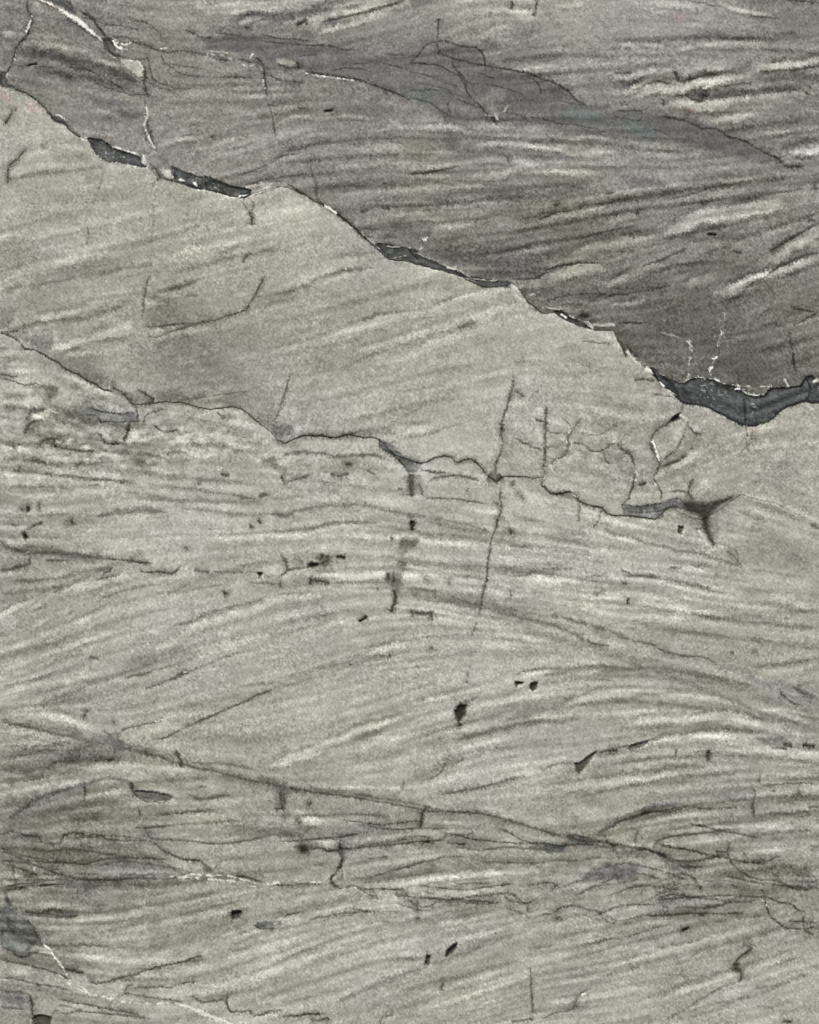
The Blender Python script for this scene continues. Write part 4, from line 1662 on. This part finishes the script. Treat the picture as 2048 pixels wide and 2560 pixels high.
def paint():
    f32 = np.float32
    xs = np.arange(-M, PW+M+.1, STEP); ys = np.arange(-M, PH+M+.1, STEP)
    X, Y = [a.astype(f32) for a in np.meshgrid(xs, ys)]
    H, W = X.shape
    n1 = vnoise(X, Y, 16, 1); n2 = vnoise(X, Y, 16, 2); n3 = vnoise(X, Y, 6, 3); n4 = vnoise(X, Y, 6, 4)
    n5 = vnoise(X, Y, 45, 5); n6 = vnoise(X, Y, 45, 6)
    wx = n1*.9+n3*.55+n5*.8; wy = n2*.9+n4*.55+n6*.8                      # ragged offset, unit ~1
    g0 = np.random.RandomState(8).randn(H, W).astype(f32); g0 = (g0+np.roll(g0,1,0)+np.roll(g0,1,1)+np.roll(np.roll(g0,1,0),1,1))/2
    CX, CY = X+wx*1.5, Y+wy*1.5                                             # cracks
    SX, SY = X+wx*3.0+n5*2+g0*1.3, Y+wy*3.0+n6*2+np.roll(g0,37,1)*1.3; TXX, TYY = X+n5*2.2+n1*.8+g0*.7, Y+n6*2.2+n2*.8+np.roll(g0,37,1)*.7                                         # streaks and patches
    items = parse()
    up = inside(X+wx*1.2, Y+wy*1.2, MAIN_SEAM+[(2800,-2000),(-700,-2000)])
    mid = inside(X+wx*1.2, Y+wy*1.2, LOW_SEAM+[(2800,-2000),(-700,-2000)]) & ~up
    reg = np.where(up, 0, np.where(mid, 1, 2))
    # --- direction of the laminae, one field per bed, from the traced laminae themselves
    gx = np.arange(-M, PW+M+33, 32); gy = np.arange(-M, PH+M+33, 32); GX, GY = np.meshgrid(gx, gy)
    seg = [[], [], []]
    polyU = MAIN_SEAM+[(2800,-2000),(-700,-2000)]; polyL = LOW_SEAM+[(2800,-2000),(-700,-2000)]
    for kind, nums, name, pts, s in items:
        if kind not in 'sc' or len(pts) < 2: continue
        L = sum(math.hypot(b[0]-a[0], b[1]-a[1]) for a, b in zip(pts, pts[1:]))
        if L < 30 or L < 1.4*nums[0]/s: continue
        for a, b in zip(pts, pts[1:]):
            mx, my = (a[0]+b[0])/2, (a[1]+b[1])/2; dx, dy = b[0]-a[0], b[1]-a[1]
            if abs(dy) > abs(dx)*1.2: continue
            A = np.array([[mx]]), np.array([[my]])
            r = 0 if inside(*A, polyU)[0,0] else 1 if inside(*A, polyL)[0,0] else 2
            th = math.atan2(dy, dx); seg[r].append((mx, my, math.cos(2*th), math.sin(2*th), min(math.hypot(dx,dy), 150)/60))
    ANG = []
    for r in range(3):
        C = np.full(GX.shape, .02); S = np.full(GX.shape, -.006)
        for mx, my, c, s_, w in seg[r]:
            d2 = (GX-mx)**2+((GY-my)*1.6)**2; k = w/(d2/3600+1)**2
            C += c*k; S += s_*k
        ANG.append((C, S))
    def upsample(A):
        u = (X+M)/32; v = (Y+M)/32; i = u.astype(int); j = v.astype(int); a = u-i; b = v-j
        return (A[j,i]*(1-a)+A[j,i+1]*a)*(1-b)+(A[j+1,i]*(1-a)+A[j+1,i+1]*a)*b
    C = np.zeros((H, W), f32); S = np.zeros((H, W), f32)
    for r in range(3):
        m = reg == r; C[m] = upsample(ANG[r][0])[m]; S[m] = upsample(ANG[r][1])[m]
    th = .5*np.arctan2(S, C)+n5*.05+n1*.06
    DX, DY = np.cos(th).astype(f32), np.sin(th).astype(f32)
    def lic(src, step, n, q):
        """smear noise `src` (sampled on the pattern grid) along the laminae"""
        x0, y0, dx, dy = X[::q,::q], Y[::q,::q], DX[::q,::q], DY[::q,::q]; acc = src(x0, y0).copy(); wt = 1.0
        for sg in (1, -1):
            px, py = x0.copy(), y0.copy(); ux, uy = dx*sg, dy*sg
            for k in range(n):
                px = px+ux*step; py = py+uy*step; w = .5+.5*math.cos(math.pi*(k+1)/(n+1))
                acc += w*src(px, py); wt += w
                i = np.clip((px+M)/STEP, 0, W-1).astype(np.int32); j = np.clip((py+M)/STEP, 0, H-1).astype(np.int32)
                ux, uy = DX[j,i]*sg, DY[j,i]*sg
        acc /= wt
        acc = (acc-acc.mean())/acc.std()
        return acc
    R = np.random.RandomState(9).randn(2048, 2048).astype(f32)
    white = lambda cell, off: (lambda x, y: R[((y/cell+off).astype(np.int32))&2047, ((x/cell+off).astype(np.int32))&2047])
    fine = lic(white(2.6, 900), 3.0, 12, 1)
    def up2(A, q):
        u = np.arange(W)/q; v = np.arange(H)/q; i = np.minimum(u.astype(int), A.shape[1]-2); j = np.minimum(v.astype(int), A.shape[0]-2)
        a = (u-i)[None,:].clip(0,1).astype(f32); b = (v-j)[:,None].clip(0,1).astype(f32)
        B = A[j][:, i]*(1-a)+A[j][:, i+1]*a; D = A[j+1][:, i]*(1-a)+A[j+1][:, i+1]*a
        return B*(1-b)+D*b
    ws = 1
    medium = up2(lic(lambda x, y: vnoise(x, y, 10, 21), 9.0, 20, 2), 2)
    coarse = up2(lic(lambda x, y: vnoise(x, y, 24, 22), 16.0, 18, 3), 3)
    line = up2(lic(lambda x, y: vnoise(x, y, 8, 23), 8.0, 18, 2), 2)
    ridge = np.clip(1-np.abs(line)/.22, 0, 1)*np.clip(coarse*.6+.35, 0, 1)*np.clip(vnoise(X, Y, 60, 24)*2+.4, 0, 1)
    # --- tone, tint, depth, part label
    T = np.where(up, grid_tone(TONE_UP, X, Y), grid_tone(TONE_LOW, X, Y)).astype(f32)
    T0 = T.copy(); SH = np.zeros((H, W), f32)
    K = np.where(up, .38, .13).astype(f32)+.18*vnoise(X, Y, 130, 31)
    P = np.zeros((H, W), f32); G = np.zeros((H, W), f32); Z = np.zeros((H, W), f32); TX = np.ones((H, W), f32)
    lab = np.where(up, 0, np.where(mid, 1, 2)).astype(np.int16); names = ['bed0', 'bed1', 'bed2']; cent = [[0,0]]*3
    mod = vnoise(X, Y, 22, 41)*.6+vnoise(X, Y, 9, 42)*.4
    def dist(pts, reach, FX, FY, tt=False):
        p = np.array(pts); x0, y0 = p.min(0)-reach-8; x1, y1 = p.max(0)+reach+8
        i0, i1 = max(0, int((x0+M)/STEP)), min(W, int((x1+M)/STEP)+2); j0, j1 = max(0, int((y0+M)/STEP)), min(H, int((y1+M)/STEP)+2)
        if i1 <= i0 or j1 <= j0: return None
        D = np.full((j1-j0, i1-i0), 1e9, f32); TT = np.zeros_like(D); fx, fy = FX[j0:j1, i0:i1], FY[j0:j1, i0:i1]
        cum = np.concatenate([[0], np.cumsum(np.hypot(*np.diff(p, axis=0).T))]); tot = max(cum[-1], 1e-6)
        for k in range(len(p)-1):
            (ax, ay), (bx, by) = p[k], p[k+1]
            a0 = max(0, int((min(ax,bx)-reach-8+M)/STEP)-i0); a1 = min(i1-i0, int((max(ax,bx)+reach+8+M)/STEP)+2-i0)
            b0 = max(0, int((min(ay,by)-reach-8+M)/STEP)-j0); b1 = min(j1-j0, int((max(ay,by)+reach+8+M)/STEP)+2-j0)
            if a1 <= a0 or b1 <= b0: continue
            qx = fx[b0:b1, a0:a1]-ax; qy = fy[b0:b1, a0:a1]-ay; vx, vy = bx-ax, by-ay; l2 = vx*vx+vy*vy+1e-9
            t = np.clip((qx*vx+qy*vy)/l2, 0, 1); d = np.hypot(qx-t*vx, qy-t*vy); sub = D[b0:b1, a0:a1]; c = d < sub
            sub[c] = d[c]; TT[b0:b1, a0:a1][c] = ((cum[k]+t*math.sqrt(l2))/tot)[c]
        return (slice(j0, j1), slice(i0, i1)), D, TT, tot
    def mark(sl, m, name):
        if name is None or name == '-': return
        kind = name.split(':')[0]; key = name if ':' in name else name+':'+str(len(names))
        if key not in names: names.append(key)
        lab[sl][m] = names.index(key)
    order = {'p':0, 'P':0, 'G':0, 's':1, 'c':1, 'k':2, 'v':3}
    idx = sorted(range(len(items)), key=lambda i: (0 if items[i][0] in 'sc' and items[i][1][0]/items[i][4] > 26 else 1 if items[i][0] in 'pPG' else 2 if items[i][0] in 'sc' else 3, i))
    rnd = random.Random(4)
    for ii in idx:
        kind, nums, name, pts, s = items[ii]
        if kind in 'sc':
            w = max(nums[0]/s, 4.0); dl = nums[1]; sp = spline(pts, 9); hw = w/2
            r = dist(sp, hw*2.2+7, *((SX, SY) if w > 11 else (TXX, TYY)))
            if r is None: continue
            sl, D, TT, tot = r
            e = min(.30, (22+w)/tot); tap = np.clip(np.minimum(TT, 1-TT)/e, 0, 1)**.6
            hwl = hw*(.5+.5*tap)*(1+.30*mod[sl])
            a = np.exp(-(D/np.maximum(hwl*1.08, 1.6))**(3.2 if w > 12 else 2.0)*.8)*(.35+.65*tap)*np.clip(1+.16*medium[sl]+.30*mod[sl], .2, 1.7)
            T[sl] += dl*a*((1.05+.004*max(0, dl-15) if up[int((np.mean([p[1] for p in pts])+M)/STEP)%H, int((np.mean([p[0] for p in pts])+M)/STEP)%W] else 1.1) if dl > 0 else 1.4)*np.clip(1.08-(T[sl]-T0[sl])*(1 if dl > 0 else -1)/50, .12, 1)
            if dl > 11 and w < 34:                                    # thin dark edge along a pale lamina
                q = np.exp(-((D-hwl*1.45-1.5)/(hwl*.35+1.8))**2)*tap*np.clip(.5+1.3*mod[sl]+.4*n5[sl], 0, 1.2)
                T[sl] -= q*dl*.6
            if kind == 'c': K[sl] += a*.32
            elif dl > 0: K[sl] -= a*.22
        elif kind in 'pPG':
            soft = nums[0]/s if kind == 'p' else 8.0
            if kind == 'p':
                for _ in range(2):                                     # round the traced corners
                    pts = [q for a_, b_ in zip(pts, pts[1:]+pts[:1]) for q in ((a_[0]*.87+b_[0]*.13, a_[1]*.87+b_[1]*.13), (a_[0]*.13+b_[0]*.87, a_[1]*.13+b_[1]*.87))]
                if not (name or '').startswith('shale') and not (name or '').startswith('calcite'): soft = soft*1.15+1.2
            if kind == 'G': r = dist(pts, 30, SX, SY); 
            else: big = soft > 9; FX, FY = (SX, SY) if big else (TXX, TYY) if soft > 2.4 else (CX, CY); r = dist(pts+[pts[0]], soft*2+4, FX, FY)
            if r is None: continue
            sl, D, TT, tot = r
            if kind == 'G': G[sl] = np.maximum(G[sl], np.exp(-(D/16)**2)*.8*(1+mod[sl])); continue
            ins = inside(FX[sl], FY[sl], pts)
            d = np.where(ins, D, -D); a = np.clip(d/(2*soft+1.2)+.5, 0, 1); a = a*a*(3-2*a)
            if kind == 'P': P[sl] = np.maximum(P[sl], a*.8); continue
            lv, tint = nums[1], nums[2]*(1 if name and name.startswith(('shale','dark')) else .7)
            if name and name.startswith('shale') and lv < 95: lv -= 1
            kd0 = (name or '').split(':')[0]
            if not name: a = a*np.clip(.70+.22*medium[sl]+.3*mod[sl]+.2*n1[sl], .2, .95)
            T[sl] = T[sl]*(1-a)+a*(lv+mod[sl]*(16 if kd0 == 'calcite_patch' else 6)+(5*coarse[sl]+3*n5[sl]-7 if name == 'dark_band' else 0)); K[sl] = K[sl]*(1-a)+a*tint
            kd = (name or '').split(':')[0]
            if kd in ('shale_seam', 'pit', 'crevice', 'dark_band'): TX[sl] = TX[sl]*(1-a*(.3 if kd == 'dark_band' or lv > 94 else .5))
            if kd == 'shale_seam':                                   # glassy flakes and dark threads inside the seam, darker just inside its edge
                if lv < 96:
                    ed = np.clip(1.2*n6[sl]+.9*n1[sl], 0, 1)
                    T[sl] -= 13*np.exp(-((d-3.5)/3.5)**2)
                    T[sl] += 85*np.exp(-((D+d*.15)/2.0)**2)*(ed > .45)*ed
                fl = vnoise(X[sl]+8*n5[sl], Y[sl]+8*n6[sl], 5, 51); fk = 1-np.abs(vnoise(X[sl]*.55+Y[sl]*.3+6*n1[sl], Y[sl]*1.5-X[sl]*.5+6*n2[sl], 11, 53))*2.6; T[sl] += a*(np.clip(fk, 0, 1)**2*-18+9*medium[sl]*.6+7*n1[sl]); T[sl] += a*np.where(fl > .42, 95*(fl-.38), 0)*np.clip(vnoise(X[sl],Y[sl],40,52)+.25,0,1)-a*10*np.clip(ridge[sl]*1.5+np.clip(.2-np.abs(n1[sl]), 0, 1)*3, 0, 1)
            if kd in ('pit', 'crevice'): Z[sl] = np.maximum(Z[sl], a*(.6 if kd == 'pit' else .45))
            if kd == 'shale_seam': SH[sl] = np.maximum(SH[sl], a)
            if kd == 'shale_seam': Z[sl] = np.maximum(Z[sl], a*(.22 if lv < 92 else .02))
            mark(sl, a > .5, name)
        else:
            w = max(nums[0]/s, 2.3)*(1.25 if kind == 'k' else 1.1); lv = nums[1]; sp = spline(pts, 7)
            if len(sp) < 2 or (len(pts) == 2 and math.hypot(pts[0][0]-pts[1][0], pts[0][1]-pts[1][1]) < 2): sp = np.array([pts[0], (pts[0][0]+.5, pts[0][1]+.5)])
            r = dist(sp, w*2.6+6, CX, CY)
            if r is None: continue
            sl, D, TT, tot = r
            tap = np.clip(np.minimum(TT, 1-TT)*tot/(18 if tot > 60 else 2), .0, 1)**.7 if tot > 20 else np.ones_like(D)
            if kind == 'k':
                hw = w*.5*(1+.45*mod[sl])*(.45+.55*tap)
                a = np.exp(-(D/np.maximum(hw, 1.4))**2*.8)*(.35+.65*tap)*np.clip(.95+.30*n5[sl]+.18*n1[sl], .35, 1)
                tgt = lv-22
                low = np.minimum(T[sl], tgt+6*0)
                T[sl] = T[sl]*(1-a)+a*np.minimum(T[sl]-6, tgt)
                halo = np.exp(-(D/(w*1.5+3.5))**2)*tap*.34*np.clip(1+1.4*n5[sl], 0, 2)
                T[sl] += -halo*np.clip(T[sl]-lv, 0, 60)
                K[sl] = K[sl]*(1-a*.5)+a*.5*.5
                if tot > 12: Z[sl] = np.maximum(Z[sl], a*min(.16, w*.016)); T[sl] += 7*tap*np.exp(-((D-w*1.15-1)/(w*.3+1))**2)*np.clip(.4+n1[sl], 0, 1)  # crack depth; the lit lip beside it is painted into the tone
                if name and name.split(':')[0] == 'pit': Z[sl] = np.maximum(Z[sl], a*.4)
                mark(sl, a > .42, name)
            else:
                bead = np.clip(.75+.75*n3[sl]+.55*n1[sl], .05, 1.35) if w < 6 else np.clip(.9+.35*n1[sl]+.2*n3[sl], .3, 1.3)
                hw = w*.5*bead
                if w >= 7: hw = hw*(.45+.9*np.clip(np.sin(np.pi*np.clip(TT, 0, 1)),0,1)**.8) if tot > 60 else hw
                a = np.clip(1.15-(D/np.maximum(hw, .9))**2*.75, 0, 1)*np.clip(bead*1.2, 0, 1)
                T[sl] = T[sl]*(1-a)+a*(lv+10*n4[sl]); K[sl] *= (1-a); TX[sl] *= 1-.6*a; Z[sl] *= 1-a
                mark(sl, a > .4, name)
    # --- texture of the laminae and the sand grain
    g1 = R[:1500, :1400][:H, :W] if H <= 1500 and W <= 1400 else np.random.RandomState(3).randn(H, W).astype(f32)
    g2 = np.random.RandomState(5).randn(H//2+2, W//2+2).astype(f32).repeat(2, 0).repeat(2, 1)[:H, :W]
    g2 = (g2+np.roll(g2, 1, 0)+np.roll(g2, 1, 1)+np.roll(np.roll(g2, 1, 0), 1, 1))/2.6
    g3 = vnoise(X, Y, 7, 61); 
    lamA = np.where(up, .85, np.where(mid, .52, .95))*(.9+.5*vnoise(X, Y, 210, 62))
    lump = np.exp(-((X-1620)/330)**2-((Y-1130)/110)**2)*.9+np.exp(-((X-330)/420)**2-((Y-1110)/85)**2)*2.3+np.exp(-((X-200)/300)**2-((Y-2330)/130)**2)*.6+np.exp(-((X-1450)/500)**2-((Y-2200)/110)**2)*.7+.5
    emb = medium-np.roll(medium, 4, 0); emb = emb/emb.std()  # emboss: directional relief shading put into the lamina tone
    emb2 = coarse-np.roll(coarse, 7, 0); emb2 = emb2/emb2.std()
    lm = vnoise(X, Y*1.5, 24, 81)+.6*vnoise(X, Y*1.3, 12, 82)
    sw = np.tanh(1.3*emb*np.clip(.9+n5, 0, 2))
    lam = lamA*(1.6*fine+6.0*medium*np.clip(.9+.6*n6, .3, 2)+4.2*coarse+4.6*sw+4.4*emb2*np.clip(.6+1.2*n6, 0, 2))-lamA*30*ridge
    lmp = lump*(10*lm-9*np.clip(1-np.abs(lm)/.18, 0, 1))
    gr = np.clip(1.0+.3*vnoise(X, Y, 70, 83)+.08*medium, .5, 1.5)
    tex = lam + lmp + gr*(3.0*g1+5.0*g2+5.4*g3)+3.0*n1+3.5*n5+6*vnoise(X, Y, 130, 91)+5.5*vnoise(X*.6+Y*.25, Y*1.1-X*.3, 40, 92)
    REL = (lam*.8+lmp)*np.minimum(TX, 1)
    jr = np.random.RandomState(12); jx = jr.randn(H, W)*.75+np.repeat(np.repeat(jr.randn(H//2+1, W//2+1), 2, 0), 2, 1)[:H, :W]*.75
    jy = jr.randn(H, W)*.7+np.repeat(np.repeat(jr.randn(H//2+1, W//2+1), 2, 0), 2, 1)[:H, :W]*.7
    amp = np.clip(TX, .25, 1)*(1-.65*np.clip(Z/.09, 0, 1))                                            # sand grains break up every lamina's edge
    JI = np.clip(np.arange(W)[None, :]+np.rint(jx*amp).astype(int), 0, W-1); JJ = np.clip(np.arange(H)[:, None]+np.rint(jy*amp).astype(int), 0, H-1)
    same = reg[JJ, JI] == reg
    JI = np.where(same, JI, np.arange(W)[None, :]); JJ = np.where(same, JJ, np.arange(H)[:, None])
    TS = T+(lam+lmp)*TX; sh = T-TS
    T = TS[JJ, JI]*.8+TS*.2; tex = tex-lam-lmp
    T = T+tex*TX
    speck = (vnoise(X, Y, 4.2, 71) > .86)&(vnoise(X, Y, 90, 72) > .05)&(TX > .9); T = T-np.where(speck, 14, 0)
    def blur(A, n):
        for _ in range(3):
            for ax in (0, 1):
                c = np.cumsum(np.pad(A, [(n+1, n) if q == ax else (0, 0) for q in (0, 1)], mode='edge'), axis=ax, dtype=np.float64)
                A = ((c[2*n+1:]-c[:-2*n-1]) if ax == 0 else (c[:, 2*n+1:]-c[:, :-2*n-1])).astype(f32)/(2*n+1)
        return A
    b1, b2 = blur(T, 1), blur(T, 5)
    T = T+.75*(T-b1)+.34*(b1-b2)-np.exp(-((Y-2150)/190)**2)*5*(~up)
    K = np.clip(K, -.3, 1.1)
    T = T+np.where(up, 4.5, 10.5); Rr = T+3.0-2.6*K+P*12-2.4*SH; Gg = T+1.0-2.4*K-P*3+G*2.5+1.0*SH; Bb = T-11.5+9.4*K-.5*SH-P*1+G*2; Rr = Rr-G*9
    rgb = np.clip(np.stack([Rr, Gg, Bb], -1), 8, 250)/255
    return X, Y, rgb, Z, lab, names, reg, REL

# ---------------------------------------------------------------- materials
def stone_material(name, rough, spec, grain, bump):
    m = bpy.data.materials.new(name); m.use_nodes = True; n = m.node_tree.nodes; l = m.node_tree.links
    b = n['Principled BSDF']
    at = n.new('ShaderNodeAttribute'); at.attribute_name = 'stone'
    tc = n.new('ShaderNodeTexCoord')
    g = n.new('ShaderNodeTexNoise'); g.inputs['Scale'].default_value = 620; g.inputs['Detail'].default_value = 3
    g.inputs['Roughness'].default_value = .7
    l.new(tc.outputs['Object'], g.inputs['Vector'])
    mr = n.new('ShaderNodeMapRange'); mr.inputs[1].default_value = .3; mr.inputs[2].default_value = .7
    mr.inputs[3].default_value = 1-grain; mr.inputs[4].default_value = 1+grain
    l.new(g.outputs['Fac'], mr.inputs[0])
    vm = n.new('ShaderNodeVectorMath'); vm.operation = 'SCALE'
    l.new(at.outputs['Color'], vm.inputs[0]); l.new(mr.outputs[0], vm.inputs['Scale']); l.new(vm.outputs[0], b.inputs['Base Color'])
    g2 = n.new('ShaderNodeTexNoise'); g2.inputs['Scale'].default_value = 55; g2.inputs['Detail'].default_value = 4
    l.new(tc.outputs['Object'], g2.inputs['Vector'])
    mr2 = n.new('ShaderNodeMapRange'); mr2.inputs[1].default_value = .3; mr2.inputs[2].default_value = .7
    mr2.inputs[3].default_value = rough-.06; mr2.inputs[4].default_value = rough+.06
    l.new(g2.outputs['Fac'], mr2.inputs[0]); l.new(mr2.outputs[0], b.inputs['Roughness'])
    b.inputs['Specular IOR Level'].default_value = spec
    bp = n.new('ShaderNodeBump'); bp.inputs['Strength'].default_value = bump; bp.inputs['Distance'].default_value = .0004
    l.new(g.outputs['Fac'], bp.inputs['Height']); l.new(bp.outputs[0], b.inputs['Normal'])
    return m
SAND = stone_material('sandstone', .66, .13, .11, .3)
SHALE = stone_material('shale', .45, .25, .06, .2)
CALC = stone_material('calcite', .4, .35, .04, .1)
side = bpy.data.materials.new('sawn_stone'); side.use_nodes = True
sn = side.node_tree.nodes; sl_ = side.node_tree.links; sb = sn['Principled BSDF']; sb.inputs['Roughness'].default_value = .8
tx = sn.new('ShaderNodeTexNoise'); tx.inputs['Scale'].default_value = 30; tx.inputs['Detail'].default_value = 8
cr = sn.new('ShaderNodeValToRGB'); cr.color_ramp.elements[0].color = (.16,.155,.135,1); cr.color_ramp.elements[1].color = (.36,.35,.30,1)
sl_.new(tx.outputs['Fac'], cr.inputs[0]); sl_.new(cr.outputs[0], sb.inputs['Base Color'])

# ---------------------------------------------------------------- the slab
X, Y, rgb, Z, lab, names, reg, REL = paint()
H, W = X.shape
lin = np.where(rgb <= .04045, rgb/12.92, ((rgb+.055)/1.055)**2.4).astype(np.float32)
DEPTH = .0045
co = np.empty((H, W, 3), np.float32)
co[..., 0] = (X-1024)*U; co[..., 1] = Z*DEPTH-np.clip(REL, -40, 40)*.0000055-np.where(reg == 0, .0011, np.where(reg == 1, .0006, 0)); co[..., 2] = ZC+(1280-Y)*U
edge = np.ones((H, W), bool); edge[2:-2, 2:-2] = False; co[..., 1][edge] = 0
co = co.reshape(-1, 3); col = np.concatenate([lin.reshape(-1, 3), np.ones((H*W, 1), np.float32)], 1)
ii, jj = np.meshgrid(np.arange(W-1), np.arange(H-1)); base = (jj*W+ii)
quads = np.stack([base, base+W, base+W+1, base+1], -1).reshape(-1, 4)
flab = lab[:-1, :-1].reshape(-1).copy(); freg = reg[:-1, :-1].reshape(-1)
lab2 = flab.reshape(H-1, W-1); reg2 = freg.reshape(H-1, W-1)
def pieces(m):                                  # connected pieces of a small mask, biggest first
    js, is_ = np.nonzero(m); left = set(zip(js.tolist(), is_.tolist())); out = []
    while left:
        st = [left.pop()]; c = [st[0]]
        while st:
            j, i = st.pop()
            for q in ((j+1,i),(j-1,i),(j,i+1),(j,i-1)):
                if q in left: left.remove(q); st.append(q); c.append(q)
        out.append(c)
    return sorted(out, key=len, reverse=True)
for k in range(3, len(names)):
    kind = names[k].split(':')[0]; m = lab2 == k
    if not m.any() or kind == 'calcite_vein': continue
    for n_, c in enumerate(pieces(m)):
        J = [q[0] for q in c]; I = [q[1] for q in c]
        if len(c) < (8 if n_ == 0 else 70): lab2[J, I] = reg2[J, I]
        elif n_ > 0: names.append(kind+':x'+str(len(names))); lab2[J, I] = len(names)-1
flab = lab2.reshape(-1)

slab = bpy.data.objects.new('polished_stone', None); SC.collection.objects.link(slab)
slab.location = (0, 0, ZC-(1280+M)*U); slab.empty_display_size = .2
slab['label'] = 'honed grey-beige stone slab with wavy sandstone laminae, dark shale seams and thin white veins'
slab['category'] = 'stone'
INFO = {'shale_seam': ('shale_seam', SHALE), 'calcite_vein': ('calcite_vein', CALC), 'calcite_patch': ('calcite_patch', CALC),
        'fissure': ('fissure', SHALE), 'pit': ('pit', SHALE), 'crevice': ('crevice', SHALE), 'dark_band': ('dark_band', SAND),
        'fault_line': ('fault_line', SHALE), 'bed0': ('sandstone_bed', SAND), 'bed1': ('sandstone_bed', SAND), 'bed2': ('sandstone_bed', SAND)}
LAB = {'bed0': 'dark grey sandstone bed with pale streaks, above the diagonal shale seam',
       'bed1': 'pale smooth sandstone bed directly under the diagonal shale seam',
       'bed2': 'pale sandstone bed of arching laminae filling the lower half',
       'dark_band': 'purplish grey lens crossed by branching hairline cracks',
       'shale_seam:7': 'thick blue-grey shale lens at the right end of the diagonal seam',
       'shale_seam:1': 'slim blue-grey shale lens near the upper left corner',
       'shale_seam:2': 'long dark shale lens with white flakes on its lower edge'}
def face_object(k):
    m = flab == k
    if not m.any(): return
    q = quads[m]; u, inv = np.unique(q, return_inverse=True); inv = inv.reshape(-1)
    kind, mat = INFO[names[k].split(':')[0]]
    me = bpy.data.meshes.new(kind); nf = len(q)
    me.vertices.add(len(u)); me.loops.add(nf*4); me.polygons.add(nf)
    me.vertices.foreach_set('co', (co[u]-np.array(slab.location, np.float32)).reshape(-1))
    me.loops.foreach_set('vertex_index', inv.astype(np.int32))
    me.polygons.foreach_set('loop_start', np.arange(0, nf*4, 4, dtype=np.int32))
    me.polygons.foreach_set('use_smooth', np.ones(nf, bool))
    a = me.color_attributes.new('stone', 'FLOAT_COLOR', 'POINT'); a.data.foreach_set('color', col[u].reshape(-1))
    me.update(calc_edges=True); me.materials.append(mat)
    o = bpy.data.objects.new(kind, me); SC.collection.objects.link(o); o.parent = slab
    if names[k] in LAB: o['label'] = LAB[names[k]]
for k in range(len(names)): face_object(k)
# sawn back and edges, 30 mm thick
x0, x1 = float(X[0,0]-1024)*U, float(X[0,-1]-1024)*U; z0, z1 = 0.0, float(Y[-1,0]-Y[0,0])*U; t = .03
v = [(x0,0,z0),(x1,0,z0),(x1,0,z1),(x0,0,z1),(x0,t,z0),(x1,t,z0),(x1,t,z1),(x0,t,z1)]
me = bpy.data.meshes.new('sawn_edge'); me.from_pydata(v, [], [(0,4,5,1),(1,5,6,2),(2,6,7,3),(3,7,4,0),(4,7,6,5)]); me.materials.append(side)
o = bpy.data.objects.new('sawn_edge', me); SC.collection.objects.link(o); o.parent = slab
